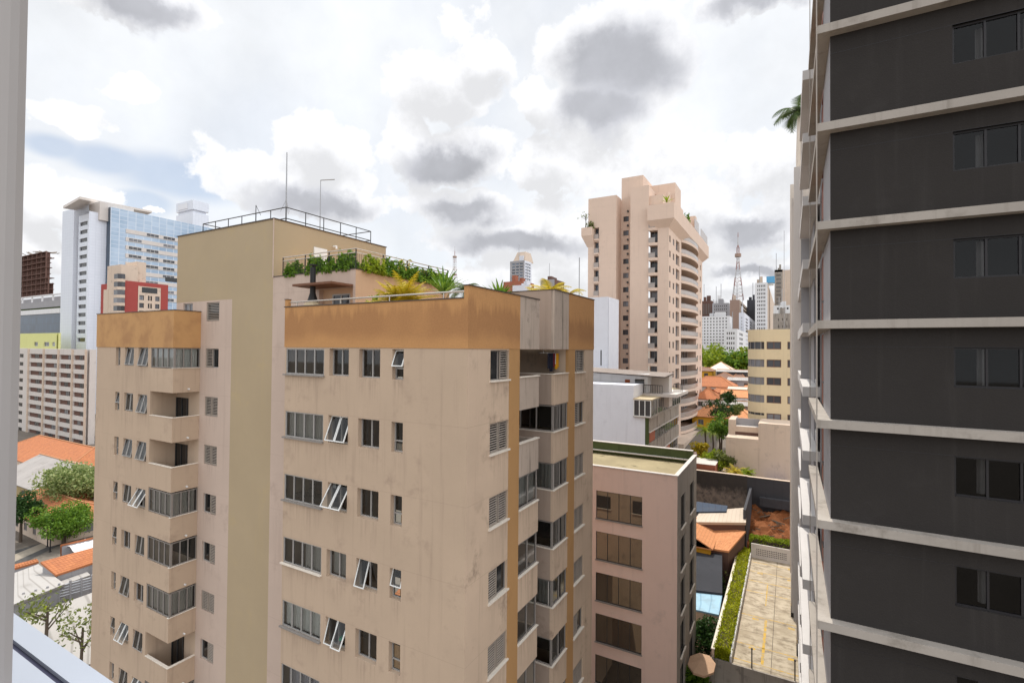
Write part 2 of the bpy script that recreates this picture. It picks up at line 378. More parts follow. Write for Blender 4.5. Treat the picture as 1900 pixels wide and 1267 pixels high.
stucco('concrete_panel', (.34, .30, .26), var=.15, streak=.55, stain=.5, stc=(.12, .105, .095), scale=1.2)
stucco('moss_green', (.07, .09, .035), var=.15, streak=.3, stain=.4)
stucco('roof_moss', (.33, .27, .16), var=.3, streak=0, stain=.7, stc=(.13, .11, .06))
stucco('asphalt', (.075, .072, .07), var=.2, streak=0, stain=.3, bump=.1)
stucco('soil', (.26, .095, .035), var=.3, streak=0, stain=.5, stc=(.11, .045, .02), bump=.8)
stucco('pavement', (.30, .26, .21), var=.15, streak=0, stain=.4)
stucco('urban_ground', (.17, .145, .12), var=.25, streak=0, stain=.5)
stucco('roof_dark', (.045, .047, .055), var=.2, streak=.1, stain=.3)
stucco('slab_white', (.60, .57, .55), var=.05, streak=.1, stain=.15, stc=(.40, .37, .35))
plain('frame_alu', (.42, .40, .38), .45, .3); plain('frame_grey', (.26, .235, .215), .5); plain('frame_dark', (.045, .043, .042), .45)
plain('frame_white', (.78, .78, .76), .4); plain('sill_stone', (.78, .70, .60), .7); plain('shutter_grey', (.33, .28, .235), .6)
plain('rail_black', (.02, .018, .02), .5); plain('rail_steel', (.60, .55, .50), .25, .8); plain('cap_metal', (.075, .055, .045), .5)
plain('galvanised', (.36, .36, .37), .4, .6); plain('curtain_white', (.80, .76, .72), .95, var=.1); plain('curtain_sheer', (.52, .47, .43), .95, var=.1)
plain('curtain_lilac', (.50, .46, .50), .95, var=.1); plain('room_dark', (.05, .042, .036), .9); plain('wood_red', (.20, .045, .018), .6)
plain('ceramic_beige', (.52, .42, .27), .7); plain('soot_shade_black', (.015, .014, .014), .6); plain('rust_brown', (.17, .075, .04), .7)
plain('bark', (.10, .075, .055), .95); plain('terracotta', (.46, .15, .06), .8); plain('cloth_dark', (.015, .015, .03), .9)
plain('cloth_yellow', (.70, .36, .02), .9); plain('cloth_white', (.65, .62, .62), .9); plain('cloth_red', (.16, .02, .03), .9)
plain('lead_white', (.70, .71, .75), .45); plain('gasket', (.02, .02, .05), .4)
plain('paint_orange', (.60, .10, .04), .6); plain('plastic_green', (.02, .30, .17), .5); plain('tarp_tan', (.52, .33, .21), .8); plain('blue_sign', (.12, .38, .62), .6)
plain('court_blue', (.16, .18, .42), .5); plain('jamb_paint', (.33, .305, .29), .4, var=.04); plain('sill_metal', (.34, .37, .43), .35, .1, var=.04)
plain('car_grey', (.30, .31, .33), .3, .3); plain('car_white', (.75, .75, .75), .25); plain('tyre_rubber', (.02, .02, .02), .8)
glass_thin('glass'); glass_thin('glass_dim', (.40, .42, .44), .45); glass_thin('glass_rail', (.80, .83, .82), .7)
glass_dark('glass_far', (.045, .045, .05)); glass_dark('glass_office', (.05, .042, .035), var=.3, rough=.02, spec=1.0)
glass_dark('glass_black', (.010, .011, .012), var=.12, spec=.5); glass_dark('glass_blue', (.05, .07, .10), var=.6)
leafmat('leaf_green', (.06, .14, .012), (.20, .33, .035)); leafmat('leaf_dark', (.015, .045, .010), (.05, .11, .02))
leafmat('leaf_yellow', (.34, .30, .02), (.62, .44, .03)); leafmat('leaf_lime', (.16, .25, .012), (.36, .42, .03))
leafmat('leaf_olive', (.09, .12, .03), (.24, .27, .07)); leafmat('leaf_hedge', (.24, .30, .004), (.50, .50, .02)); leafmat('leaf_palm', (.03, .06, .015), (.12, .17, .05))
uvmat_tiles('tiles_orange', (.52, .19, .07), (.36, .12, .05), dark=.65); uvmat_tiles('tiles_peach', (.70, .32, .14), (.56, .22, .09), dark=.25)
uvmat_tiles('tiles_brown', (.28, .15, .10), (.17, .10, .07), dark=.6)
uvmat_sheet('sheet_white', (.40, .38, .36), (.26, .24, .22), .9); uvmat_sheet('sheet_grey', (.36, .33, .31), (.22, .20, .19), .5, .7, .6)
uvmat_sheet('sheet_blue', (.34, .55, .68), (.22, .40, .54), .8); uvmat_sheet('sheet_brown', (.27, .22, .19), (.13, .10, .085), .35, .8, .9)
uvmat_sheet('sheet_navy', (.03, .055, .10), (.02, .035, .07), .8); uvmat_sheet('sheet_cream', (.62, .52, .42), (.52, .42, .33), .5, .6, .2)

m, q, b = newmat('glass_office'); gl = q.node('ShaderNodeBsdfGlossy'); gl.inputs['Roughness'].default_value = .015; gl.inputs[0].default_value = (.80, .72, .60, 1)
b.inputs['Base Color'].default_value = (.02, .018, .015, 1); mx = q.node('ShaderNodeMixShader'); mx.inputs[0].default_value = .24
q.l.new(b.outputs[0], mx.inputs[1]); q.l.new(gl.outputs[0], mx.inputs[2]); q.l.new(mx.outputs[0], q.n['Material Output'].inputs[0])
m, q, b = newmat('paint_yellow'); P = pos(q); q.put(b.inputs['Base Color'], q.mix(q.mr(q.noise(P, 3.0, 7, .7), .42, .62), (.62, .38, .05), (.40, .32, .20))); b.inputs['Roughness'].default_value = .85
# orange band: brown water marks with drips over ochre paint
m, q, b = newmat('band_orange'); P = pos(q); x, y, z = q.xyz(P)
sx = q.math('ADD', x, y)
drip = q.noise(q.comb(q.math('MULTIPLY', sx, 2.2), 0.0, q.math('MULTIPLY', z, .10)), 1.0, 6, .68)
big = q.noise(P, .45, 5, .6)
edge = q.math('ADD', z, q.math('MULTIPLY', q.math('SUBTRACT', drip, .5), 2.2))
wet = q.math('MULTIPLY', q.mr(edge, 1.75, 1.25), q.mr(q.math('ADD', z, q.math('MULTIPLY', q.math('SUBTRACT', big, .5), .9)), .12, .75))
wet = q.math('MULTIPLY', wet, q.mr(q.noise(q.comb(q.math('MULTIPLY', sx, .22), 0, 0), 1.0, 2), .34, .50))
line = q.mr(q.noise(q.comb(q.math('MULTIPLY', sx, 5.0), 0.0, q.math('MULTIPLY', z, .05)), 1.0, 3, .5), .66, .72)
cc = q.mix(q.math('MULTIPLY', wet, .62), (.52, .275, .115), (.335, .165, .075))
cc = q.mix(q.math('MULTIPLY', line, .45), cc, (.48, .29, .15))
cc = q.mix(q.mr(q.noise(P, 1.4, 6, .65), .55, .75, 0, .25), cc, (.30, .16, .08))
fk = q.vm('SCALE', cc, None); q.put(fk.node.inputs['Scale'], q.math('ADD', .85, q.math('MULTIPLY', q.noise(P, 15, 3), .3)))
q.put(b.inputs['Base Color'], fk); b.inputs['Roughness'].default_value = .9; b.inputs['Specular IOR Level'].default_value = .2
nn = q.node('ShaderNodeBump'); nn.inputs['Strength'].default_value = .15; nn.inputs['Distance'].default_value = .02
q.put(nn.inputs['Height'], q.noise(P, 22, 4)); q.l.new(nn.outputs[0], b.inputs['Normal'])
m, q, b = newmat('band_amber'); P = pos(q)
cc = q.mix(q.mr(q.noise(P, .8, 6, .6), .4, .7), (.52, .29, .12), (.40, .21, .09)); q.put(b.inputs['Base Color'], cc); b.inputs['Roughness'].default_value = .9

plain('tiles_ridge', (.50, .24, .12), .9, var=.2)
uvmat_sheet('sheet_pale', (.38, .355, .33), (.25, .23, .21), 1.1, .7, .15)
stucco('wall_mould', (.42, .33, .17), var=.2, streak=.5, stain=.8, stc=(.13, .08, .05))
leafmat('leaf_mixed', (.10, .17, .03), (.42, .46, .20))
def curtain_mat(name, c1, c2, gx, gz, line=(.55, .62, .70), rough=.12):
    m, q, b = newmat(name); P = pos(q); x, y, z = q.xyz(P); s_ = q.math('ADD', x, y)
    wn = q.node('ShaderNodeTexWhiteNoise'); q.put(wn.inputs[0], q.comb(q.math('FLOOR', q.math('DIVIDE', s_, gx)), q.math('FLOOR', q.math('DIVIDE', z, gz)), 0))
    cc = q.mix(q.math('ADD', q.math('MULTIPLY', wn.outputs[0], .4), q.math('MULTIPLY', q.mr(q.noise(P, .05, 4, .6), .4, .6), .6)), c1, c2)
    for e_, g_ in ((s_, gx), (z, gz)):
        fr = q.math('ABSOLUTE', q.math('SUBTRACT', q.math('FRACT', q.math('DIVIDE', e_, g_)), .5)); cc = q.mix(q.mr(fr, .44, .48), cc, line)
    q.put(b.inputs['Base Color'], cc); b.inputs['Roughness'].default_value = rough; b.inputs['Specular IOR Level'].default_value = .7
curtain_mat('curtain_blue', (.22, .33, .46), (.42, .53, .66), 3.0, 1.75); curtain_mat('curtain_dark', (.006, .018, .04), (.03, .07, .12), 2.5, 3.5, (.02, .035, .06), .3); curtain_mat('tile_white', (.66, .69, .76), (.70, .73, .80), 2.0, 1.2, (.60, .63, .70), .5)
stucco('wall_salmon_dim', (.36, .25, .20), var=.05, streak=.1, stain=.1)
m, q, b = newmat('mast_paint'); z = q.xyz(pos(q))[2]; q.put(b.inputs['Base Color'], q.mix(q.math('GREATER_THAN', q.math('FRACT', q.math('DIVIDE', z, 11.0)), .5), (.34, .20, .18), (.50, .49, .49))); b.inputs['Roughness'].default_value = .6

# ------------------------------------------------------------------ detailed windows of the near building
def sub(name, mb, mats, parent, loc=(0, 0, 0), rx=0.0, rz=0.0, smooth=False):
    o = bpy.data.objects.new(name, mb.mesh(name, mats, (0, 0, 0), smooth)); COL.objects.link(o)
    o.parent = parent; o.location = loc; o.rotation_euler = (rx, 0, rz); return o
def curtain_mb(x0, x1, y, z0, z1, waves, amp=.035):
    b = MB(); n = max(8, int(waves*8)); ph = random.random()*6
    for i in range(n):
        a, c = i/n, (i+1)/n
        ya = y+amp*math.sin(6.283*waves*a+ph)*(.6+.4*math.sin(7*a+ph)); yc = y+amp*math.sin(6.283*waves*c+ph)*(.6+.4*math.sin(7*c+ph))
        xa, xc = x0+(x1-x0)*a, x0+(x1-x0)*c
        b.face([(xa, ya, z0), (xc, yc, z0), (xc, yc, z1), (xa, ya, z1)])
    return b
def louvres(x0, x1, y, z0, z1):
    b = MB(); tt = .045
    b.box(x0, x0+tt, y-.02, y+.02, z0, z1); b.box(x1-tt, x1, y-.02, y+.02, z0, z1)
    b.box(x0+tt, x1-tt, y-.02, y+.02, z0, z0+tt); b.box(x0+tt, x1-tt, y-.02, y+.02, z1-tt, z1)
    n = int((z1-z0-2*tt)/.085)
    for i in range(n):
        z = z0+tt+.01+(z1-z0-2*tt)*i/n
        b.face([(x0+tt, y-.015, z), (x1-tt, y-.015, z), (x1-tt, y+.015, z+.034), (x0+tt, y+.015, z+.034)])
    return b
def frame_mb(w, h, n=2, t_=.05, hz=()):
    b = MB()
    for i in range(n+1):
        x = i*(w-t_)/n; b.box(x, x+t_, -.04, .04, 0, h)
    b.box(t_, w-t_, -.035, .035, 0, t_); b.box(t_, w-t_, -.035, .035, h-t_, h)
    for z in hz: b.box(t_, w-t_, -.035, .035, z-.025, z+.025)
    return b
def win(root, F, u0, u1, z0, z1, d, n=2, fr='frame_alu', hz=(), curt=None, cx=(0, 1), waves=None, sash=(), shut=(), sill=None, glassmat='glass', dark=None, sashfr='frame_white'):
    """one window: frame > pane, curtain, shutter, sash, sill"""
    w, h = u1-u0, z1-z0
    o = bpy.data.objects.new('window', frame_mb(w, h, n, hz=hz).mesh('window', fr)); COL.objects.link(o)
    o.parent = root; o.location = F.pt(u0, z0, d)-wloc(root); o.rotation_euler.z = F.rz
    p = MB(); opened = {s[0] for s in sash}
    for i in range(n):
        if i in opened: continue
        a, c = w*i/n+.02, w*(i+1)/n-.02
        if (a+c)/2 < 0: continue
        p.face([(a, 0, .03), (c, 0, .03), (c, 0, h-.03), (a, 0, h-.03)])
    if p.f: sub('pane', p, 'glass_black' if shut else glassmat, o)
    for i, ang in [s[:2] for s in sash]:
        a, c = w*i/n+.015, w*(i+1)/n-.015; top = h-.04; bot = .03
        if hz: bot = hz[0]+.03
        sw, sh = c-a, top-bot; s_ = MB(); tt = .04
        s_.box(0, tt, -.02, .02, -sh, 0); s_.box(sw-tt, sw, -.02, .02, -sh, 0); s_.box(tt, sw-tt, -.02, .02, -tt, 0); s_.box(tt, sw-tt, -.02, .02, -sh, -sh+tt)
        s_.k = 1; s_.face([(tt, 0, -sh+tt), (sw-tt, 0, -sh+tt), (sw-tt, 0, -tt), (tt, 0, -tt)])
        sub('open_sash', s_, [sashfr, 'glass_rail'], o, (a, -.03, top), rx=-R(ang))
        if hz:
            q_ = MB(); q_.face([(a, 0, .03), (c, 0, .03), (c, 0, bot-.03), (a, 0, bot-.03)]); sub('pane', q_, glassmat, o)
    if curt:
        sub('curtain', curtain_mb(w*cx[0]+.02, w*cx[1]-.02, .14, .02, h-.02, waves or w*(cx[1]-cx[0])*5), curt, o, smooth=True)
    for a, c in shut: sub('shutter', louvres(w*a+.03, w*c-.03, -.07, .03, h-.03), 'shutter_grey', o)
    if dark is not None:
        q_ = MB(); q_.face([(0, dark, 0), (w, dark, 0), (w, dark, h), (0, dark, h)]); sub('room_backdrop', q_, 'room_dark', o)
    if sill:
        q_ = MB(); q_.box(-.06, w+.06, -d-.07, -.04, -.05, .012); sub('sill', q_, sill, o)
    return o

# ------------------------------------------------------------------ the near apartment building
FH = 2.76; XC = -9.78; YF = 14.35; XL = -19.56; YM = 16.4; ZG = -28.0
BLD = thing('apartment_building', 'beige weathered apartment block with an orange band below its planted roof terrace', 'apartment building', (-20, 20, ZG))
NR = 9
FF = Face('front', YF); FS = Face('side', XC); FM = Face('front', YM)
h_front, h_side = [], []
for k in range(NR):
    z = -FH*k
    h_front += [(-19.50, -17.04, z-1.18, z-.06, .10), (-16.73, -15.59, z-1.17, z-.05, .24), (-15.02, -13.88, z-1.19, z-.05, .24), (-13.26, -12.69, z-1.20, z-.05, .24)]
    h_side += [(15.86, 17.27, z-1.21, z-.05, .16), (24.29, 25.66, z-1.20, z-.04, .16)]
mb = MB(); wall(mb, FF, XL, XC, ZG, 0, h_front); mb.build('front_wall', 'wall_beige', BLD)
for a, c in ((YF, 17.28), (24.25, 27.06)): mb = MB(); wall(mb, FS, a, c, ZG, 0, [h for h in h_side if a < h[0] < c]); mb.build('side_wall', 'wall_taupe', BLD)
for a, c in ((17.283, 18.16), (23.38, 24.247)): mb = MB(); mb.box(XC-.15, XC+.008, a, c, ZG, -.004); mb.build('pilaster', 'pilaster_ochre', BLD)
mb = MB()   # hidden rear, inner notch walls, terrace floor
mb.face([(XL, YF, ZG), (XL, YM, ZG), (XL, YM, .6), (XL, YF, .6)])
mb.face([(XC, 27.06, ZG), (-24, 27.06, ZG), (-24, 27.06, 2.0), (XC, 27.06, 2.0)])
mb.face([(XL, YF+.2, .6), (-12.6, YF+.2, .6), (-12.6, 27.0, .6), (XL, 27.0, .6)]); mb.face([(-12.6, YF+.2, .6), (XC-.2, YF+.2, .6), (XC-.2, 18.1, .6), (-12.6, 18.1, .6)]); mb.face([(-12.6, 23.4, .6), (XC-.2, 23.4, .6), (XC-.2, 27, .6), (-12.6, 27, .6)])
mb.face([(-12.6, 18.1, ZG), (-12.6, 23.4, ZG), (-12.6, 23.4, .6), (-12.6, 18.1, .6)])
mb.face([(-12.6, 18.1, ZG), (XC-.16, 18.1, ZG), (XC-.16, 18.1, .59), (-12.6, 18.1, .59)])
mb.face([(-12.6, 23.4, ZG), (XC-.16, 23.4, ZG), (XC-.16, 23.4, .59), (-12.6, 23.4, .59)])
mb.build('rear_wall', 'wall_taupe', BLD)
for k in range(1, 6):
    for xq in (-19.5, -16.2, -12.6): mb = MB(); mb.box(xq, xq+1.5, 27.05, 27.10, -FH*k-1.2, -FH*k-.05); mb.k = 1; mb.box(xq-.06, xq+1.56, 27.05, 27.16, -FH*k-1.27, -FH*k-1.203); mb.build('rear_window', ['glass_black', 'sill_stone'], BLD)
# parapets with the orange band
mb = MB(); mb.box(XL-.04, XC-.17, YF-.02, YF+.16, 0.0, 1.76); mb.box(XL-.04, XL+.14, YF+.16, YM-.01, 0, 1.76)
mb.box(XL-.04, XL+.13, YF-.02, YF+.155, 1.76, 2.1)
mb.box(XC-.17, XC+.02, YF-.02, 18.15, 0, 2.14); mb.build('parapet_band', 'band_orange', BLD)
mb = MB(); mb.box(XC-.15, XC+.02, 23.38, 27.08, 0.0, 2.83); mb.build('parapet_band', 'band_orange', BLD)
for a, c, zt_ in ((18.153, 19.98, 2.2), (21.60, 23.377, 2.83)): mb = MB(); mb.box(XC-.17, XC+.012, a, c, 0.0, zt_); mb.build('grey_parapet', 'parapet_grey', BLD)
mb = MB(); mb.box(-13.5, XC-.152, 21.58, 21.72, 0, 2.83); mb.build('notch_parapet', 'wall_notch_shade', BLD)
mb = MB(); mb.box(XL-.07, XC-.18, YF-.05, YF+.19, 1.763, 1.80); mb.box(XC-.20, XC+.05, YF-.05, 20.0, 2.203, 2.24); mb.box(XL-.07, XL+.16, YF-.05, YF+.185, 2.103, 2.13)
mb.box(XC-.18, XC+.05, 21.56, 27.11, 2.833, 2.87); mb.box(-13.5, XC-.183, 21.56, 21.75, 2.833, 2.87); mb.build('parapet_cap', 'cap_metal', BLD)
mb = MB(); mb.box(XC-.17, XC+.02, YF-.02, 18.15, 2.143, 2.2); mb.build('parapet_band', 'band_orange', BLD)
mb = MB(); mb.tube([(XL+.2, YF+.07, 1.98), (XC-.2, YF+.07, 2.02)], .035, 8)
for xq in (-18.9, -16.2, -13.5, -10.9): mb.tube([(xq, YF+.07, 1.8), (xq, YF+.07, 2.0)], .022)
mb.build('handrail', 'rail_steel', BLD)
# front windows, row by row as the photo shows them
OPN = {0: (0, 0, 22), 1: ((22, 22), 0, 0), 2: ((34, 34), 0, 0), 3: (0, (18, None), 16), 4: ((17, 26), 0, 0), 5: (0, 0, 0), 6: ((15, None), 0, 10), 7: (0, 0, 0), 8: (0, 0, 0)}
CUR = {0: None, 1: 'curtain_sheer', 2: None, 3: 'curtain_sheer', 4: 'curtain_white', 5: 'curtain_lilac', 6: 'curtain_white', 7: None, 8: None}
for k in range(NR):
    z = -FH*k; op = OPN[k]
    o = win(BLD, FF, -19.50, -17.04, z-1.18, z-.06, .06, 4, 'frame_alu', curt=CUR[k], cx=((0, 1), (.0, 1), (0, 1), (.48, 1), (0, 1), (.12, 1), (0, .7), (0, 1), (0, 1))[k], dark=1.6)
    q_ = MB(); q_.box(-.09, 2.50, -.16, -.045, -.06, .0); sub('sill', q_, 'frame_grey' if k != 3 else 'sill_stone', o)
    if k == 2:
        q_ = MB(); q_.box(.1, 2.3, .4, .9, 0, .16); q_.box(.95, 1.2, .45, .7, .16, .5); q_.box(1.0, 1.15, .5, .65, .5, .68); sub('shelf', q_, 'room_dark', o)
        q_ = MB(); q_.face([(.9, 1.5, .3), (1.5, 1.5, .3), (1.5, 1.5, .95), (.9, 1.5, .95)]); sub('far_window', q_, 'curtain_white', o)
    sa = [(i, a) for i, a in enumerate(op[0]) if a] if isinstance(op[0], tuple) else []
    o = win(BLD, FF, -16.73, -15.59, z-1.17, z-.05, .22, 2, sash=sa, curt='curtain_sheer' if k == 3 else None, dark=.9, sill='wall_pinkish' if 0 else None)
    if k == 4:
        q_ = MB(); q_.tube([(.62, .05, .2), (.62, .05, .32)], .10, 8); sub('bucket', q_, 'plastic_green', o)
    sa = [(i, a) for i, a in enumerate(op[1]) if a] if isinstance(op[1], tuple) else []
    o = win(BLD, FF, -15.02, -13.88, z-1.19, z-.05, .22, 2, sash=sa, dark=1.2)
    if k == 0:
        q_ = MB(); q_.box(.70, .95, .25, .28, .1, .75); sub('hanging_towel', q_, 'curtain_sheer', o)
        q_ = MB(); q_.tube([(.3+.1*math.cos(a*.4), .2, .12+.16*math.sin(a*.4)) for a in range(9)], .015); sub('tap', q_, 'rail_steel', o)
    win(BLD, FF, -13.26, -12.69, z-1.20, z-.05, .22, 1, hz=(.42,), sash=[(0, op[2])] if op[2] else [], dark=.8)
# shuttered side windows
SH = {0: [(.52, 1)], 1: [(0, .5), (.5, 1)], 2: [(0, .5), (.5, 1)], 3: [(0, .5)], 4: [(0, .5), (.5, 1)], 5: [(0, .5)], 6: [(.5, 1)], 7: [(0, .5), (.5, 1)], 8: [(0, .5)]}
SH2 = {0: [(.2, 1)], 1: [(0, .55)], 2: [(0, .5), (.5, 1)], 3: [(0, .5), (.5, 1)], 4: [(0, .5), (.5, 1)], 5: [(0, .5)], 6: [(0, .5), (.5, 1)], 7: [(0, .5)], 8: [(0, .5)]}
for k in range(NR):
    z = -FH*k
    win(BLD, FS, 15.86, 17.27, z-1.21, z-.05, .14, 2, 'frame_grey', shut=SH[k], dark=.5, sill='sill_stone')
    win(BLD, FS, 24.29, 25.66, z-1.20, z-.04, .14, 2, 'frame_grey', shut=SH2[k], dark=.5, sill='sill_stone')
# the two balcony bays either side of the notch
def side_glazing(u0, u1, z0, z1, n): win(BLD, FS, u0, u1, z0, z1, .08, n, 'frame_grey', dark=1.2, curt=random.choice([None, None, 'curtain_sheer']))
for k in range(NR):
    z = -FH*k
    bal = MB()
    zt, zb = z-1.20, z-2.55
    bal.box(XC-.12, XC+.012, 18.163, 19.98, zb, zt); bal.box(-12.58, XC-.123, 18.2, 19.98, zb, zb+.14); bal.box(-12.5, XC-.123, 19.86, 19.98, zb+.143, zt)
    bal.build('balcony_parapet', 'parapet_grey' if k < 2 else 'wall_taupe', BLD)
    bal = MB(); bal.box(XC-.12, XC+.012, 21.60, 23.377, zb-.1, zt); bal.build('balcony_parapet', 'wall_taupe', BLD)
    bal = MB(); bal.box(-12.58, XC-.123, 21.60, 21.72, zb-.1, zt); bal.box(-12.58, XC-.123, 21.723, 23.377, zb-.1, zb+.06); bal.build('balcony_parapet', 'wall_notch_shade', BLD)
    bal = MB(); bal.box(XC-.16, XC+.06, 18.15, 20.02, zt+.003, zt+.04); bal.build('balcony_coping', 'sill_stone', BLD)
    bal = MB(); bal.box(XC-.16, XC+.06, 21.57, 23.37, zt+.003, zt+.04); bal.box(-12.5, XC-.16, 21.57, 21.75, zt+.003, zt+.04); bal.build('balcony_coping', 'sill_stone', BLD)
    if k >= 2: side_glazing(18.2, 19.95, zt+.05, zt+1.38, 2)
    if k >= 1:
        side_glazing(21.63, 23.33, zt+.05, zt+1.28, 2)
        win(BLD, Face('front', 21.6), -12.5, XC-.03, zt+.05, zt+1.28, .08, 3, 'frame_grey', dark=1.0, curt='curtain_sheer' if k in (2, 4) else None, cx=(.5, 1))
mb = MB(); mb.box(-12.4, -10.0, 18.12, 18.14, -1.2, 0); mb.build('loggia_jamb', 'wall_beige', BLD)
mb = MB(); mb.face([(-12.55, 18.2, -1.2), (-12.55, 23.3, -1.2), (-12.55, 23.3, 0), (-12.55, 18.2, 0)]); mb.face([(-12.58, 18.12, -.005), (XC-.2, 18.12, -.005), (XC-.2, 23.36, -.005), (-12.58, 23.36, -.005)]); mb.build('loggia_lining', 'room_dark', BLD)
# stair tower in olive with its roof railing
XO0, XO1, YO1, ZO = -32.61, -23.41, 24.6, 6.66
mb = MB()
wall(mb, FM, -26.95, XO1, ZG, 2.62); wall(mb, FM, XO0, XO1, 2.62, ZO); wall(mb, Face('side', XO1), YM, YO1, .6, ZO)
mb.face([(XO0, YM, ZG), (XO0, YO1, ZG), (XO0, YO1, ZO), (XO0, YM, ZO)]); mb.face([(XO0, YO1, ZG), (XO1, YO1, ZG), (XO1, YO1, ZO), (XO0, YO1, ZO)])
mb.face([(XO0, YM, ZO-.02), (XO1, YM, ZO-.02), (XO1, YO1, ZO-.02), (XO0, YO1, ZO-.02)])
mb.build('stair_tower', 'wall_olive', BLD)
mb = MB(); mb.box(XO0-.05, XO1+.05, YM-.05, YM+.1, ZO, ZO+.05); mb.box(XO1-.1, XO1+.05, YM+.1, YO1+.05, ZO, ZO+.05); mb.build('roof_cap', 'cap_metal', BLD)
mb = MB(); cxr, cyr = -24.1, 17.6
mb.tube([(XO1+.03, YM-.04, 3.6), (XO1+.03, YM-.04, ZO)], .03); mb.build('conductor_pipe', 'wall_pinkish', BLD)
rail = thing('roof_railing', 'thin black railing round the flat roof of the olive stair tower', 'railing', (cxr, cyr, ZO))
mb = MB()
for zz_ in (7.66, 7.05): mb.tube([(-32.1, cyr, zz_), (cxr, cyr, zz_)], .028); mb.tube([(cxr, cyr, zz_), (cxr, 23.9, zz_)], .028)
mb.tube([(-32.1, cyr, 7.66), (-32.1, 21, 7.66)], .028); mb.tube([(-32.1, cyr, 7.05), (-32.1, 21, 7.05)], .028); mb.tube([(cxr, 23.9, 7.66), (-30, 23.9, 7.66)], .028); mb.tube([(cxr, 23.9, 7.05), (-30, 23.9, 7.05)], .028)
mb.build('rail', 'rail_black', rail)
for i in range(7):
    xq = -32.1+(cxr+32.1)*i/6; mb = MB(); mb.tube([(xq, cyr, ZO-.05), (xq, cyr, 7.66)], .026); mb.build('post', 'rail_black', rail)
for i in range(1, 6):
    yq = cyr+(23.9-cyr)*i/5; mb = MB(); mb.tube([(cxr, yq, ZO-.05), (cxr, yq, 7.66)], .026); mb.build('post', 'rail_black', rail)
def mast(name, label, px, py, Yp, r, extra=None, zb=ZO-.05, mat='galvanised'):
    p = onY(px, py, Yp); o = thing(name, label, 'antenna', (p.x, p.y, zb)); b_ = MB(); b_.tube([(p.x, p.y, zb), (p.x, p.y, p.z)], r, 6, r*.6); b_.build('pole', mat, o)
    if extra: b_ = MB(); extra(b_, p); b_.build('arm', mat, o)
    return o
def ex1(b_, p):
    for a in (0, 2.1, 4.2): b_.tube([(p.x+.3*math.cos(a), p.y+.3*math.sin(a), 7.7), (p.x, p.y, 8.45)], .012)
mast('lightning_mast', 'tallest thin mast standing at the corner of the olive stair tower roof', 532.5, 283, 18.4, .05, ex1)
mast('antenna_mast', 'thin roof mast with a short horizontal arm at its top, on the olive stair tower', 595, 334, 20.5, .035, lambda b_, p: b_.tube([(p.x, p.y, p.z-.02), (p.x+.82, p.y+.35, p.z)], .03))
mast('antenna_mast', 'short braced mast behind the long side of the olive tower railing', 475, 381, 19.5, .04, lambda b_, p: b_.tube([(p.x, p.y, p.z), (p.x+.5, p.y, p.z-.7)], .015), mat='rail_black')

# recessed middle wall and left wing
XW, YW = -29.96, 14.95
h_mid = []
for k in range(NR): z = -FH*k; h_mid.append((-29.42, -28.14, z-1.22, z-.12, .16))
h_mid.append((-29.42, -28.14, 1.45, 2.52, .16))
mb = MB(); wall(mb, FM, XW, -26.95, ZG, 2.62, h_mid); wall(mb, FM, XO0, XW, -.1, 2.62, [(-31.85, -30.85, 1.9, 2.55, .15)]); mb.build('middle_wall', 'wall_pinkish', BLD)
mb = MB(); wall(mb, FM, XO1, -17.45, ZG, 3.62, [(-19.9, -17.62, .6, 2.8, .25)]); mb.build('penthouse_wall', 'wall_pinkish', BLD)
simple_window(BLD, FM, (-31.85, -30.85, 1.9, 2.55, .15), 2, 'frame_alu')
SM = {0: [(0, .55)], 1: [(0, .5), (.5, 1)], 2: [(0, .5), (.5, 1)], 3: [(.5, 1)], 4: [(.52, 1)], 5: [(0, .5), (.5, 1)], 6: [(.5, 1)], 7: [(0, .5)], 8: [(0, .5)]}
for k in range(NR):
    z = -FH*k; win(BLD, FM, -29.42, -28.14, z-1.22, z-.12, .12, 2, 'frame_alu', shut=SM[k], dark=.5)
win(BLD, FM, -29.42, -28.14, 1.45, 2.52, .12, 1, 'frame_alu', shut=[(0, 1)], dark=.4)
FW = Face('front', YW); FWS = Face('side', XW); h_w = []
for k in range(NR):
    z = -FH*k; h_w += [(-36.58, -36.02, z-1.23, z-.10, .22), (-35.43, -34.35, z-1.20, z-.10, .22), (-33.80, -32.70, z-1.22, z-.10, .22)]
mb = MB(); wall(mb, FW, -39.1, -32.37, ZG, 0, h_w); mb.face([(-39.1, YW, ZG), (-39.1, 24, ZG), (-39.1, 24, 0), (-39.1, YW, 0)])
mb.face([(-32.37, YW, ZG), (-32.37, YM, ZG), (-32.37, YM, 0), (-32.37, YW, 0)]); mb.face([(-32.37, YM, ZG), (XW, YM, ZG), (XW, YM, 0), (-32.37, YM, 0)])
mb.face([(-39.1, 24, ZG), (XO0, 24, ZG), (XO0, 24, 0), (-39.1, 24, 0)])
mb.build('wing_wall', 'wall_beige', BLD)
mb = MB(); mb.box(-39.14, XW-.15, YW-.03, YW+.14, -.1, 2.0); mb.build('parapet_band', 'band_amber', BLD)
mb = MB(); mb.box(XW-.147, XW+.02, YW-.03, YM-.004, -.1, 2.0); mb.build('parapet_band', 'band_amber', BLD)
mb = MB(); mb.box(-39.18, XW+.05, YW-.06, YW+.18, 2.003, 2.04); mb.box(XW-.18, XW+.05, YW+.183, YM-.004, 2.003, 2.04); mb.build('parapet_cap', 'cap_metal', BLD)
mb = MB(); mb.box(-39.0, XW-.16, YW+.15, YM-.004, -.1, .1); mb.box(-39.0, XO0-.01, YM, 24, -.1, .1); mb.build('wing_roof', 'roof_moss', BLD)
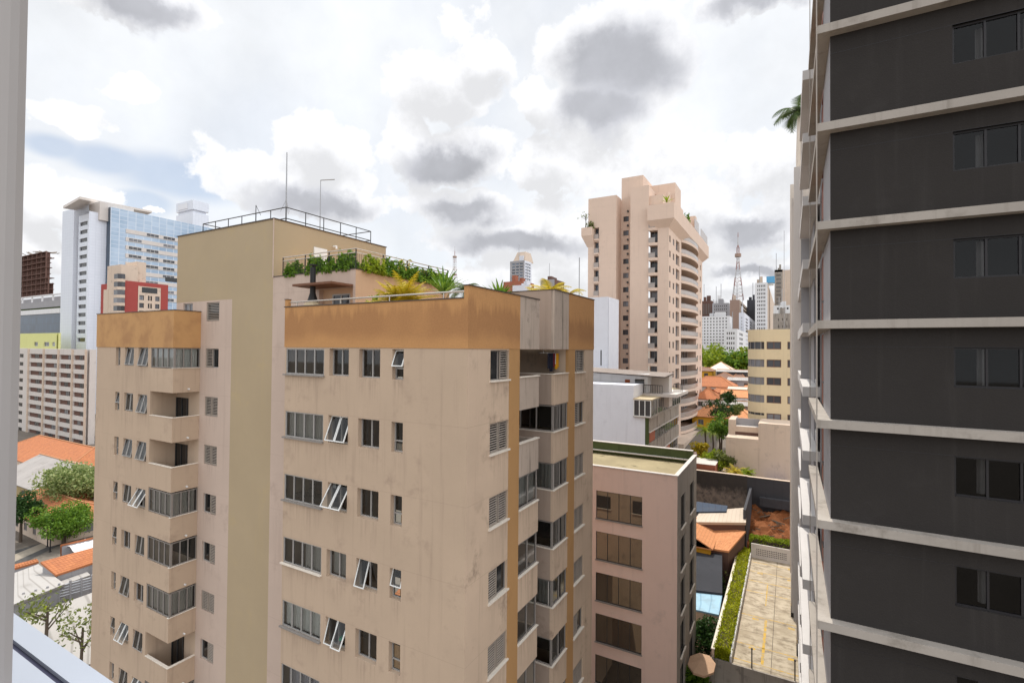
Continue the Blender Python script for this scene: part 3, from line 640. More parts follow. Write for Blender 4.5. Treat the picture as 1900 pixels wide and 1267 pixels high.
GLZ = {0: 'curtain_white', 3: 'curtain_sheer', 4: None, 5: 'curtain_sheer', 7: None, 8: 'curtain_sheer'}
SW = {0: (9, 12), 1: (4, 14), 2: (12, 14), 3: (6, 32), 4: (0, 6), 5: (13, 0), 6: (26, 9), 7: (9, 28), 8: (0, 0)}
for k in range(NR):
    z = -FH*k; zt, zb = z-1.26, z-2.62
    b_ = MB(); b_.box(-32.366, XW, YW, YW+.12, zb, zt); b_.box(XW-.12, XW, YW+.123, YM-.004, zb, zt); b_.box(-32.366, XW-.123, YW+.123, YM-.004, zb, zb+.14)
    b_.build('balcony_parapet', 'wall_beige', BLD)
    b_ = MB(); b_.tube([(XW+.02, 15.75, zb+.18), (XW+.14, 15.75, zb+.18)], .05, 6); b_.build('drain_spout', 'frame_white', BLD)
    if k in GLZ:
        win(BLD, FW, -32.36, XW, zt+.03, zt+1.33 if k else -.11, .06, 4, 'frame_grey', curt=GLZ[k], dark=1.3)
        win(BLD, FWS, YW+.1, YM-.02, zt+.03, zt+1.33 if k else -.11, .06, 3, 'frame_grey', curt=GLZ[k])
        b_ = MB(); b_.box(XW-.13, XW+.05, YW-.03, YM-.01, zt+.003, zt+.028); b_.build('balcony_coping', 'sill_stone', BLD)
    else:
        b_ = MB(); b_.box(-32.36, XW+.03, YW-.03, YW+.14, zt+.003, zt+.035); b_.box(XW-.14, XW+.03, YW+.143, YM-.004, zt+.003, zt+.035); b_.build('balcony_coping', 'sill_stone', BLD)
        b_ = MB(); b_.box(-32.3, -31.1, YM-.05, YM-.01, zb+.14, zb+2.3); b_.k = 1
        for xq in (-32.3, -31.72, -31.14): b_.box(xq, xq+.05, YM-.09, YM-.053, zb+.14, zb+2.3)
        b_.build('balcony_door', ['glass_black', 'frame_dark'], BLD)
    sw = SW[k]
    win(BLD, FW, -36.58, -36.02, z-1.23, z-.10, .18, 1, hz=(.42,), sashfr='frame_alu', sash=[(0, 12)] if k in (1, 3, 4, 6) else [], dark=.6)
    win(BLD, FW, -35.43, -34.35, z-1.20, z-.10, .18, 2, sashfr='frame_alu' if sw[0] < 20 else 'frame_white', sash=[(0, sw[0]), (1, sw[0])] if sw[0] else [], curt='curtain_sheer' if k % 2 else None, dark=.7)
    win(BLD, FW, -33.80, -32.70, z-1.22, z-.10, .18, 2, sashfr='frame_alu' if sw[1] < 25 else 'frame_white', sash=[(0, sw[1]), (1, sw[1])] if sw[1] else [], curt='curtain_sheer' if k % 3 == 1 else None, dark=.7)
# penthouse
mb = MB(); wall(mb, Face('side', -17.45), YM, 23.63, .6, 3.62); mb.face([(XO1, YM, 3.61), (-17.45, YM, 3.61), (-17.45, 23.63, 3.61), (XO1, 23.63, 3.61)]); mb.face([(-17.45, 23.63, .6), (XO1, 23.63, .6), (XO1, 23.63, 3.61), (-17.45, 23.63, 3.61)])
mb.build('penthouse_side', 'wall_salmon', BLD)
mb = MB(); mb.box(XO1+.02, -17.42, YM-.03, YM+.1, 3.62, 3.66); mb.box(-17.55, -17.42, YM+.103, 23.66, 3.62, 3.66); mb.build('roof_cap', 'cap_metal', BLD)
mb = MB(); FN = Face('front', YM+.25); wall(mb, FN, -19.9, -17.62, .6, 2.8, [(-19.25, -18.05, .62, 2.55, .08)]); mb.build('porch_wall', 'wall_salmon', BLD)
simple_window(BLD, FN, (-19.25, -18.05, .62, 2.55, .08), 2, 'frame_alu', 'glass_far', 'glass_door')
mb = MB(); mb.box(-20.2, -17.6, 15.13, YM-.004, 2.82, 2.92); mb.build('canopy', 'rust_brown', BLD)
def barbecue():
    x, y = -19.3, 15.55
    o = thing('barbecue', 'beige barbecue oven with a tall black flue through the brown canopy, on the roof terrace', 'barbecue', (x, y, .6))
    b_ = MB(); n = 10
    ring = lambda r, z: [(x+r*math.cos(6.2832*i/n), y+r*math.sin(6.2832*i/n), z) for i in range(n)]
    prof = [(.42, .6), (.46, 1.5), (.46, 1.75), (.38, 2.0), (.24, 2.1)]
    for (ra, za), (rb, zb_) in zip(prof, prof[1:]):
        A_, B_ = ring(ra, za), ring(rb, zb_)
        for i in range(n): b_.face([A_[i], A_[(i+1) % n], B_[(i+1) % n], B_[i]])
    b_.build('oven', 'ceramic_beige', o)
    b_ = MB(); b_.box(x-.2, x+.2, y-.49, y-.40, 1.5, 1.75); b_.build('oven_mouth', 'soot_shade_black', o)
    b_ = MB(); b_.tube([(x, y, 2.08), (x, y, 2.5)], .25, 10, .13); b_.tube([(x, y, 2.5), (x, y, 3.7)], .125, 10); b_.tube([(x, y, 3.78), (x, y, 3.84)], .17, 10); b_.tube([(x, y, 3.7), (x, y, 3.78)], .05, 6); b_.build('flue', 'soot_shade_black', o)
barbecue()
def terrace_rail():
    x0, x1, y0, y1 = -22.7, -17.5, YM+.05, 23.5
    o = thing('terrace_railing', 'bronze railing with two top rails round the planted penthouse roof', 'railing', (x1, y0, 3.62))
    b_ = MB()
    for zz_ in (4.58, 4.40): b_.tube([(x0, y0, zz_), (x1, y0, zz_)], .028); b_.tube([(x1, y0, zz_), (x1, y1, zz_)], .028)
    b_.build('top_rail', 'rail_steel', o)
    for p in [(x0, y0), (x0+1.7, y0), (x0+3.4, y0), (x1, y0)] + [(x1, y0+(y1-y0)*i/4) for i in range(1, 5)]:
        b_ = MB(); b_.tube([(p[0], p[1], 3.62), (p[0], p[1], 4.58)], .03); b_.build('post', 'rail_black', o)
    b_ = MB()
    for i in range(64): yq = y0+(y1-y0)*i/64; b_.tube([(x1, yq, 3.7), (x1, yq, 4.40)], .009, 4)
    for i in range(48): xq = x0+(x1-x0)*i/48; b_.tube([(xq, y0, 3.7), (xq, y0, 4.40)], .009, 4)
    b_.build('balusters', 'rail_black', o)
terrace_rail()
mb = MB(); p = onX(594, 470, XO1); mb.box(XO1, XO1+.06, p.y-.45, p.y+.45, 3.62, 5.65); mb.build('roof_door', 'frame_white', BLD)
mb = MB(); mb.box(XO1, XO1+.05, 21.2, 22.0, 4.6, 5.3); mb.build('tower_vent', 'room_dark', BLD)
mb = MB(); mb.tube([(XO1+.05, p.y+.9, 5.9), (XO1+.3, p.y+.9, 5.9), (XO1+.3, p.y+.9, 5.75)], .06); mb.build('wall_lamp', 'frame_white', BLD)
# laundry in the top loggia
def laundry():
    o = thing('clothes_rack', 'white clothes rack full of dark and yellow washing in the open top balcony', 'clothes rack', (XC-1.0, 22.5, 0))
    b_ = MB(); b_.tube([(XC-.5, 21.9, -.18), (XC-.5, 23.2, -.18)], .015); b_.tube([(XC-.9, 21.9, -.18), (XC-.9, 23.2, -.18)], .015); b_.tube([(XC-.5, 21.9, -.18), (XC-.9, 21.9, -.18)], .015); b_.tube([(XC-.7, 21.9, -.18), (XC-.7, 21.9, 0)], .012); b_.tube([(XC-.7, 23.2, -.18), (XC-.7, 23.2, 0)], .012); b_.build('rack', 'frame_white', o)
    for y, wd, ln, mt, xo in ((21.95, .25, .75, 'cloth_dark', .5), (22.25, .3, .9, 'cloth_dark', .55), (22.5, .2, .7, 'cloth_red', .5), (22.7, .16, .55, 'cloth_white', .5), (22.85, .16, .8, 'cloth_yellow', .5), (23.0, .14, .7, 'cloth_yellow', .5)):
        t_ = tag(inst_mesh('garment', curtain_mb(0, wd, 0, -ln, 0, 1.5, .04), mt, (XC-xo, y, -.19), R(70)), {'cloth_dark': 'dark shirt hanging on the clothes rack' if y < 22 else 'long dark garment hanging in the middle of the clothes rack', 'cloth_red': 'dark red garment hanging on the clothes rack', 'cloth_white': 'small white cloth hanging on the clothes rack', 'cloth_yellow': 'yellow garment beside the white cloth on the clothes rack' if y < 22.9 else 'outermost yellow garment on the clothes rack'}[mt], 'garment', 'washing on the clothes rack')
def inst_mesh(name, mb, mat, loc, rz=0):
    o = bpy.data.objects.new(name, mb.mesh(name, mat)); COL.objects.link(o); o.location = loc; o.rotation_euler.z = rz; return o
laundry()

# ------------------------------------------------------------------ the window we look out of
def own_window():
    e = onD(38, 600, .62); o = thing('window_frame', 'grey painted window jamb with a pale blue metal sill, right beside the camera', 'window frame', (e.x, e.y, -.45))
    jd = MB(); cx_, cy_ = e.x, e.y; dirv = Vector((-math.cos(YAW), -math.sin(YAW), 0)); nrm = Vector((math.sin(YAW), -math.cos(YAW), 0))
    poly = []
    for a in range(7):
        an = R(90*a/6); poly.append(Vector((cx_, cy_, 0)) + dirv*(.028-.028*math.sin(an)) + nrm*(.035*math.cos(an)-.0))
    poly.append(Vector((cx_, cy_, 0))+f0*.05+dirv*.06); poly.append(Vector((cx_, cy_, 0))+f0*.05+dirv*.5); poly.append(Vector((cx_, cy_, 0))+nrm*.035+dirv*.5)
    jd.prism([(p.x, p.y) for p in poly], -.459, 1.2); jd.build('jamb', 'jamb_paint', o)
    zs = -.46; p1 = onZ(100, 1188.5, zs); ys = p1.y; pg = onZ(50, 1213, zs)
    sb = MB(); sb.box(-3, 1.2, pg.y+.004, ys, zs-.03, zs); sb.box(-3, 1.2, pg.y-.35, pg.y-.004, zs-.03, zs-.002); sb.build('sill', 'sill_metal', o)
    sb = MB(); sb.box(-3, 1.2, pg.y-.004, pg.y+.004, zs-.03, zs-.006); sb.build('gasket', 'gasket', o)
own_window()
# ------------------------------------------------------------------ dark tower on the right
XT, YT = 1.04, 17.08; FT = 2.85; TB = -24.0
TWR = thing('tower', 'charcoal apartment tower with pale concrete ledges wrapping its corner, close on the right', 'apartment tower', (6, 30, TB))
TF = Face('front', YT); TS = Face('west', XT); ZL = 0.90          # top of the ledge nearest eye level
hs = []
for k in range(-7, 5): zl = ZL+FT*k; hs.append((3.78, 6.4, zl+1.05, zl+2.1, .14))
mb = MB(); wall(mb, TF, XT, 14, TB, ZL+FT*5, hs); mb.build('front_wall', 'wall_charcoal', TWR)
mb = MB(); mb.box(3.0, 14, YT+2.4, YT+2.6, TB, ZL+FT*5); mb.box(XT+.31, 14, YT+.1, YT+2.6, ZL+FT*5-.2, ZL+FT*5); mb.build('inner_wall', 'soot_shade_black', TWR)  # inner wall coloured black to stand for the unlit rooms behind the glass
for h in hs:
    o = win(TWR, TF, *h[:4], .12, 4, 'rail_black', glassmat='glass_dim')
    b_ = curtain_mb(.55, .75, .3, .05, 1.0, 1.5, .05); b_2 = curtain_mb(1.5, 1.62, .3, .05, 1.0, 1.0, .05); b_.v += b_2.v; n0 = len(b_.v)-len(b_2.v); b_.f += [tuple(i+n0 for i in f_) for f_ in b_2.f]; b_.mi += b_2.mi; b_.uv += b_2.uv
    sub('curtain', b_, 'curtain_sheer', o, smooth=True)
mb = MB()
for k in range(-8, 6): zl = ZL+FT*k; mb.box(XT+.01, 14, YT-.004, YT+.05, zl+2.1, zl+2.112)
mb.build('joint_strip', 'rail_black', TWR)
mb = MB(); mb.box(XT, XT+.3, YT+.004, 20.4, TB, ZL+FT*5); mb.build('side_wall', 'wall_grey', TWR)
mb = MB()
mb.box(XT+1.6, XT+1.9, 20.4, 53, TB, ZL+FT*5); mb.box(XT+.3, XT+1.6, 20.25, 20.4, TB, ZL+FT*5); mb.box(XT+.1, XT+1.6, 24.6, 24.8, TB, ZL+FT*5); mb.box(.6, XT+1.6, 33.4, 33.6, TB, ZL+FT*2); mb.build('rear_wall', 'wall_grey', TWR)
for k in range(-8, 5):
    zl = ZL+FT*k
    b_ = MB(); x1 = XT-.33; b_.box(x1, 14, YT-.33, YT-.005, zl-.235, zl); b_.box(x1, XT-.004, YT-.002, 24.6, zl-.235, zl)
    b_.box(XT+.304, XT+1.59, 20.41, 24.59, zl-.235, zl-.01)
    b_.build('ledge', 'concrete', TWR)
    b_ = MB(); b_.box(.52, XT+1.6, 25.8, 33.3, zl-.05, zl+.38); b_.build('balcony_slab', 'slab_white', TWR)
    if k < 2: b_ = MB(); b_.box(.55, 1.2, 34.5, 43, zl-.05, zl+.55); b_.build('balcony_slab', 'slab_white', TWR)
    b_ = MB(); b_.box(XT+.04, XT+.09, 20.5, 22.3, zl+.02, zl+2.58); b_.build('sliding_screen', 'wood_red', TWR)
    b_ = MB(); b_.box(XT+.02, XT+.04, 20.45, 21.0, zl+.02, zl+.85); b_.box(XT-.02, XT+.06, 20.45, 21.0, zl+.852, zl+.9); b_.build('balcony_rail', 'frame_dark', TWR)
    b_ = MB(); b_.box(XT+.05, XT+.08, 25.9, 29, zl+.4, zl+2.75); b_.build('glazing', 'glass_far', TWR)
    b_ = MB(); b_.box(XT+.03, XT+.09, 29, 33.2, zl+.4, zl+2.75); b_.build('screen_panel', 'wall_grey', TWR)
mb = MB(); mb.box(.06, 8, 53, 60, -20.5, 15.6); mb.build('rear_block', 'wall_pier', TWR)
mb = MB(); mb.box(.72, 8, 60.2, 72, -20, 24.9); mb.build('rear_block', 'wall_pier', TWR)
mb = MB(); mb.box(.14, .55, 44.5, 53.0, -20.2, 12.0); mb.box(.30, .9, 43.2, 44.5, -20.2, 14); mb.build('rear_wall', 'wall_offwhite', TWR)
for px, Y_ in ((1515.5, 16.73), (1503, 24.7), (1486.5, 33.5)):
    p = onY(px, 640, Y_); b_ = MB(); b_.tube([(p.x, p.y, TB), (p.x, p.y, ZL+FT*5)], .018, 5); b_.build('net_cable', 'concrete', TWR)
def column(x, y, label):
    o = thing('concrete_column', label, 'column', (x, y, TB)); b_ = MB(); b_.box(x, x+.45, y, y+.45, TB+1.25, -20.2); b_.build('shaft', 'wall_offwhite', o)
    b_ = MB(); b_.box(x-.004, x+.454, y-.004, y+.454, TB+1.0, TB+1.25); b_.build('yellow_band', 'paint_yellow', o)
    b_ = MB(); b_.box(x-.004, x+.454, y-.004, y+.454, TB, TB+.997); b_.build('black_base', 'rail_black', o)
column(.12, 52.0, 'square white column with a yellow band over its black base, on the car park deck')
column(.5, 45.6, 'square white column nearer the camera, half hidden behind the charcoal tower')

# ------------------------------------------------------------------ car park deck with its hedge
mb = MB(); mb.box(-5.25, 12, 41.9, 64.9, -28, TB); dk = tag(mb.build('parking_deck', 'roof_moss'), 'sunlit stained concrete car park deck with yellow bay lines beside the charcoal tower', 'car park')
m, q, b = newmat('deck_concrete'); P = pos(q); x, y, z = q.xyz(P)
stn = q.noise(q.comb(q.math('MULTIPLY', x, 1.1), q.math('MULTIPLY', y, 1.5), 0), 1.0, 8, .7)
cc = q.mix(q.mr(stn, .40, .72), (.52, .44, .33), (.19, .145, .095))
cc = q.mix(q.mr(q.noise(P, .5, 6, .65), .45, .72), cc, (.38, .31, .22))
for e_, per, off in ((y, 2.55, .4), (x, 2.6, .0)):
    fr = q.math('ABSOLUTE', q.math('SUBTRACT', q.math('FRACT', q.math('DIVIDE', q.math('ADD', e_, 100+off), per)), .5))
    cc = q.mix(q.mr(fr, .488, .497), cc, (.09, .07, .05))
q.put(b.inputs['Base Color'], cc); b.inputs['Roughness'].default_value = .9
dk.data.materials.clear(); dk.data.materials.append(m)
mb = MB(); LZ = TB+.004
def ln(x0, x1, y0, y1): mb.face([(x0, y0, LZ), (x1, y0, LZ), (x1, y1, LZ), (x0, y1, LZ)])
for yq in (63.2, 60.6, 58.1, 55.5, 50.4, 45.3, 42.8): ln(-3.85, 1.5, yq, yq+.10)
ln(-2.0, -1.9, 53, 57.8); ln(-1.92, -1.72, 43, 50.2); ln(.7, .8, 42, 60)
for xq, yq in ((-3.0, 60.2), (-2.9, 49.8), (-.2, 59.9), (-.1, 49.6), (-.15, 62.9), (-2.9, 44.8), (-.1, 44.7)): ln(xq, xq+.5, yq, yq+.32)
tag(mb.build('bay_markings', 'paint_yellow', dk), 'yellow painted parking lines')
def wall_thing(label, boxes, mat, name='garden_wall', cat='wall', cap=None):
    b_ = MB(); [b_.box(*bb) for bb in boxes]; o = b_.build(name, mat)
    if cap: c_ = MB(); [c_.box(bb[0]-.04, bb[1]+.04, bb[2]-.04, bb[3]+.04, bb[5]+.002, bb[5]+.06) for bb in boxes]; c_.build('coping', cap, o)
    return tag(o, label, cat)
wall_thing('long low outer kerb wall left of the clipped hedge on the car park edge', [(-5.3, -5.12, 41.9, 66, TB, TB+.75)], 'wall_sand', 'planter_wall', cap='sill_stone')
wall_thing('low white inner kerb between the clipped hedge and the car park bays', [(-4.0, -3.88, 41.9, 64.6, TB, TB+.55)], 'wall_white', 'planter_wall')
wall_thing('weathered grey edge wall along the near end of the car park deck', [(-5.32, 12, 41.72, 41.895, -28, TB+.12)], 'concrete_panel', 'edge_wall')
def grille():
    hs_ = []
    for i in range(17):
        for j in range(4): u = -3.35+i*.185; hs_.append((u, u+.11, TB+.35+j*.21, TB+.47+j*.21, .12))
    b_ = MB(); F_ = Face('front', 64.6); wall(b_, F_, -3.9, 1.2, TB, TB+1.6, hs_)
    b_.face([(-3.9, 64.72, TB), (1.2, 64.72, TB), (1.2, 64.72, TB+.3), (-3.9, 64.72, TB+.3)]); b_.face([(-3.9, 64.6, TB+1.6), (1.2, 64.6, TB+1.6), (1.2, 64.8, TB+1.6), (-3.9, 64.8, TB+1.6)])
    o = b_.build('grille_wall', 'wall_offwhite'); b_ = MB(); b_.box(-3.9, 1.2, 64.74, 64.8, TB, TB+1.59); b_.build('backing', 'soot_shade_black', o)
    tag(o, 'pale wall pierced by four rows of square holes at the far car park end', 'wall')
grille()
for (px, py, lb) in ((1395, 1230, 'thin black post on the near edge of the deck, left of the pair'), (1475, 1250, 'thin black post on the near edge of the deck, beside the charcoal tower')):
    p = onY(px, py, 42.0); b_ = MB(); b_.tube([(p.x, 42.0, TB), (p.x, 42.0, TB+1.5)], .05, 6); b_.box(p.x-.07, p.x+.07, 41.93, 42.07, TB+1.5, TB+1.56); tag(b_.build('bollard_post', 'rail_black'), lb, 'post', 'black posts on the deck edge')

# ------------------------------------------------------------------ foliage
def leaves(name, C_, S_, mat, parent=None, off=(0, 0, 0), flat=0.0, narrow=.55):
    C_ = np.asarray(C_, float)-np.array(off); n = len(C_); S_ = np.broadcast_to(np.asarray(S_, float), (n,))
    d = NPR.normal(size=(n, 3)); d[:, 2] *= (1-flat); d /= np.linalg.norm(d, axis=1)[:, None]+1e-9
    e = NPR.normal(size=(n, 3)); e -= (e*d).sum(1)[:, None]*d; e /= np.linalg.norm(e, axis=1)[:, None]+1e-9
    A_ = C_-d*S_[:, None]; B_ = C_+d*S_[:, None]; w = S_[:, None]*narrow
    V = np.stack([A_, C_+e*w, B_, C_-e*w], 1).reshape(-1, 3)
    me = bpy.data.meshes.new(name); me.vertices.add(4*n); me.vertices.foreach_set('co', V.ravel())
    me.loops.add(4*n); me.loops.foreach_set('vertex_index', np.arange(4*n)); me.polygons.add(n)
    me.polygons.foreach_set('loop_start', np.arange(n)*4); me.polygons.foreach_set('loop_total', np.full(n, 4))
    me.materials.append(MATS[mat]); me.update(); me.validate()
    o = bpy.data.objects.new(name, me); COL.objects.link(o)
    if parent: o.parent = parent
    else: o.location = off
    return o
def crown_pts(c, rad, nclump, nleaf, cr_=.42, zsq=.8):
    c = np.array(c, float); out_ = []
    for i in range(nclump):
        v = NPR.normal(size=3); v /= np.linalg.norm(v); v *= NPR.uniform(.35, .85)
        cc_ = c+v*np.array([rad, rad, rad*zsq]); r_ = rad*cr_*NPR.uniform(.6, 1.2)
        w = NPR.normal(size=(nleaf//nclump, 3)); w /= np.linalg.norm(w, axis=1)[:, None]; w *= r_*NPR.uniform(.55, 1.05, size=(len(w), 1)); w[:, 2] *= .75
        out_.append(cc_+w)
    return np.concatenate(out_)
def tree(x, y, zb, h, rad, mat, label, group=None, n=2600, s=.22, ncl=16, cat='tree', name='tree', zsq=.75):
    o = thing(name, label, cat, (x, y, zb), group); zc = zb+h-rad*zsq
    b_ = MB(); b_.tube([(x, y, zb), (x+.1, y, zb+(zc-zb)*.5), (x, y+.1, zc)], rad*.07, 7, rad*.035)
    for i in range(5):
        a = i*1.26+random.random(); b_.tube([(x, y, zb+(zc-zb)*(.6+.06*i)), (x+rad*.6*math.cos(a), y+rad*.6*math.sin(a), zc+rad*.25*random.uniform(-.3, .8))], rad*.03, 5, rad*.01)
    b_.build('trunk', 'bark', o)
    pts = crown_pts((x, y, zc), rad, ncl, n, zsq=zsq)
    leaves('crown', pts, NPR.uniform(.6, 1.3, len(pts))*s, mat, o, (x, y, zb)); return o
def bush(x, y, zb, rx, ry, h, mat, label, group=None, n=900, s=.13, name='shrub', cat='shrub'):
    q_ = NPR.uniform(-1, 1, size=(n, 3)); q_[:, 2] = NPR.uniform(0, 1, n); k = (q_[:, 0]**2+q_[:, 1]**2 < 1.05-.55*q_[:, 2]**2); q_ = q_[k]
    bmp = .8+.35*np.sin(q_[:, 0]*5+x*3)*np.cos(q_[:, 1]*4+y)
    pts = np.stack([x+q_[:, 0]*rx, y+q_[:, 1]*ry, zb+q_[:, 2]*h*bmp], 1)
    o = thing(name, label, cat, (x, y, zb), group)
    b_ = MB()
    for i in range(4): b_.tube([(x+random.uniform(-.4, .4)*rx, y+random.uniform(-.4, .4)*ry, zb), (x+random.uniform(-.7, .7)*rx, y+random.uniform(-.7, .7)*ry, zb+h*.7)], .02, 4)
    b_.build('stems', 'bark', o); leaves('foliage', pts, NPR.uniform(.6, 1.3, len(pts))*s, mat, o, (x, y, zb)); return o
def frond(b_, o_, az, el, L, w, droop, n=9, leafl=.35, blade=False):
    """one palm frond (leaflet pairs) or one sword-shaped blade"""
    p = Vector(o_); hd = Vector((math.cos(az), math.sin(az), 0)); side = Vector((-math.sin(az), math.cos(az), 0)); pts = [p.copy()]
    for i in range(n): e = el-droop*i/n; p = p+(hd*math.cos(e)+Vector((0, 0, 1))*math.sin(e))*(L/n); pts.append(p.copy())
    if blade:
        for i in range(n):
            wa, wb = w*math.sin(math.pi*min(.97, (i+.6)/(n+.6)))**.7, w*math.sin(math.pi*min(.99, (i+1.6)/(n+.6)))**.7 if i < n-1 else .002
            b_.face([pts[i]-side*wa, pts[i]+side*wa, pts[i+1]+side*wb, pts[i+1]-side*wb])
        return
    for i in range(1, n+1):
        l_ = leafl*math.sin(math.pi*(i+.6)/(n+1.6)); d = (pts[i]-pts[i-1]).normalized()
        for sg in (-1, 1):
            for k in (0, .5):
                a = pts[i-1].lerp(pts[i], k); tip = a+(side*sg*.85+d*.55-Vector((0, 0, .35)))*l_
                b_.face([a-d*leafl*.08, a+d*leafl*.08+Vector((0, 0, .004)), tip])
        b_.face([pts[i-1]-side*.015, pts[i-1]+side*.015, pts[i]+side*.01, pts[i]-side*.01])
def palm(x, y, zb, trunk, L, nf, mat, label, group=None, leafl=.4, el0=1.1, name='palm', cat='palm', stems=1, blade=False, w=.05, droop=1.6, pot=None):
    o = thing(name, label, cat, (x, y, zb), group); b_ = MB(); f_ = MB()
    for s_ in range(stems):
        a = s_*2.4; px_, py_ = x+(.25*math.cos(a) if stems > 1 else 0), y+(.25*math.sin(a) if stems > 1 else 0); th = trunk*(1-.12*s_)
        b_.tube([(px_, py_, zb), (px_+.1*trunk*.3, py_, zb+th*.5), (px_, py_, zb+th)], max(.04, trunk*.035), 7, max(.03, trunk*.025))
        for i in range(nf): frond(f_, (px_, py_, zb+th), i*2.39996+s_, el0-(.72 if blade else 1.05)*(i/nf)*el0+random.uniform(-.15, .15), L*random.uniform(.75, 1.1), w, droop*random.uniform(.7, 1.2), leafl=leafl, blade=blade)
    b_.build('trunk', 'bark', o); f_.build('fronds', mat, o)
    if pot: c_ = MB(); c_.tube([(x, y, zb), (x, y, zb+.4)], .2, 10, .28); c_.build('pot', pot, o)
    return o
def hedge(x0, x1, y0, y1, z, h, mat, label, n, s, name='hedge'):
    """clipped hedge: a dense skin of leaves over an uneven box"""
    u = NPR.uniform(0, 1, (n, 3)); k = NPR.integers(0, 4, n)
    u[k <= 1, 2] = 1; u[k == 2, 0] = NPR.integers(0, 2, (k == 2).sum()); u[k == 3, 1] = NPR.integers(0, 2, (k == 3).sum())
    pts = np.stack([x0+u[:, 0]*(x1-x0), y0+u[:, 1]*(y1-y0), z+u[:, 2]*h], 1)+NPR.normal(size=(n, 3))*.06
    pts[:, 2] += .10*np.sin(pts[:, 1]*2.1)*np.sin(pts[:, 0]*3+pts[:, 1]*.7)
    o = thing(name, label, 'hedge', ((x0+x1)/2, (y0+y1)/2, z))
    b_ = MB(); b_.box(x0+.15, x1-.15, y0+.15, y1-.15, z, z+h-.15); b_.build('stems', 'bark', o); leaves('foliage', pts, NPR.uniform(.6, 1.3, n)*s, mat, o, tuple(o.location)); return o
hedge(-5.08, -4.04, 42.1, 64.5, TB, .95, 'leaf_hedge', 'long clipped yellow-green hedge along the left edge of the car park deck', 9000, .085)
hedge(-4.0, 1.5, 65.1, 66.3, TB, 2.1, 'leaf_lime', 'rough green hedge behind the pierced wall at the end of the car park', 3500, .12)
palm(-31.3, 15.9, -2.76+.14-2.62, .75, .7, 9, 'leaf_olive', 'thin drooping pot plant on the topmost open balcony of the left wing', None, .22, 1.2, 'potted_plant', 'potted plant', 2, pot='terracotta', droop=1.2)
# plants of the roof terraces
g = 'shrubs along the penthouse roof edge'
for i, (px, lb) in enumerate(((545, 'leafy green shrub left of the black flue on the penthouse roof edge'), (585, 'dark green shrub right behind the black flue on the penthouse roof'), (615, 'glossy green shrub in the middle of the front row on the penthouse roof'), (643, 'dense green shrub at the railing corner of the penthouse roof'))):
    p = onY(px, 490, 16.6); bush(p.x, 16.66, 3.55, .66, .38, .82+.14*(i % 2)+.1*(i == 3), 'leaf_green', lb, g, 1100, .10)
for i, (yq, lb) in enumerate(((17.6, 'golden green shrub just past the railing corner on the long side of the penthouse roof'), (18.9, 'first green shrub beyond the golden one on the long side of the penthouse roof'), (20.3, 'green shrub below the yellow frangipani on the penthouse roof'), (21.8, 'green shrub in front of the orange planter box on the penthouse roof'), (23.2, 'outermost green shrub at the far end of the penthouse railing'))):
    bush(-17.5, yq, 3.55, .4, .85, .8+.1*(i % 2)-(.12 if i == 4 else 0), 'leaf_green' if i else 'leaf_lime', lb, g, 1200, .10)
bush(-18.5, 20.8, 3.62, .45, .45, 1.35, 'leaf_yellow', 'pale yellow frangipani rising above the penthouse railing', None, 160, .13, 'frangipani', 'shrub')
mb = MB(); mb.box(-18.0, -17.75, 21.7, 23.3, 3.63, 4.35); tag(mb.build('planter_box', 'terracotta'), 'orange planter box standing behind the shrubs at the far end of the penthouse railing', 'planter')
mb = MB(); mb.tube([(-21.4, 17.3, 3.62), (-21.4, 17.3, 4.2)], .12, 8); o = tag(mb.build('pot', 'terracotta'), 'round lime green plant in a pot by the white roof door', 'potted plant'); o.name = 'potted_plant'
leaves('foliage', crown_pts((-21.4, 17.3, 4.5), .36, 5, 320), .09, 'leaf_lime', o, wloc(o))
TZ = .6
def at_terrace(px, D): p = onD(px, 640, D); return p.x, p.y
x, y = at_terrace(742, 21.0); palm(x, y, TZ, 1.25, 1.55, 30, 'leaf_yellow', 'bright yellow bushy palm behind the front terrace handrail', None, .42, 1.5, stems=3, droop=1.0)
x, y = at_terrace(688, 21.3); palm(x, y, TZ, 1.35, .45, 14, 'leaf_lime', 'small frangipani with bare forked stems at the terrace handrail', None, .2, 1.3, 'frangipani', 'shrub', 2, True, .06, .6)
x, y = at_terrace(822, 21.0); palm(x, y, TZ, 1.65, 1.25, 40, 'leaf_green', 'dracaena with stiff sword leaves behind the right end of the terrace handrail', None, .2, 1.45, 'dracaena', 'plant', 1, True, .05, .5)
x, y = at_terrace(862, 26.0); palm(x, y, TZ, 2.45, 1.35, 20, 'leaf_palm', 'grey-green feathery palm behind the tallest corner of the orange parapet', None, .4, 1.0, droop=1.8)
x, y = at_terrace(926, 24.5); palm(x, y, TZ, 1.75, 1.1, 40, 'leaf_green', 'green agave with pointed blades above the orange parapet', None, .2, 1.5, 'agave', 'plant', 1, True, .06, .4)
x, y = at_terrace(968, 25.0); palm(x, y, TZ, 1.7, .95, 26, 'leaf_lime', 'low arching green plant above the first grey parapet', None, .3, 1.0, 'fern', 'plant', 1)
x, y = at_terrace(1012, 27.5); palm(x, y, TZ, 2.4, 1.5, 16, 'leaf_yellow', 'tallest yellow palm above the second grey parapet', None, .5, 1.3, stems=2, droop=1.5)
x, y = at_terrace(1053, 29.0); palm(x, y, TZ, 2.5, 1.5, 12, 'leaf_yellow', 'yellow palm with two leaning fronds beside the thin pole', None, .4, 1.2, droop=1.6)
x, y = at_terrace(1085, 30.0); palm(x-.5, y, TZ, 2.2, 1.0, 14, 'leaf_lime', 'wide yellow-green palm at the far right end of the planted terrace', None, .45, .9, droop=1.4)
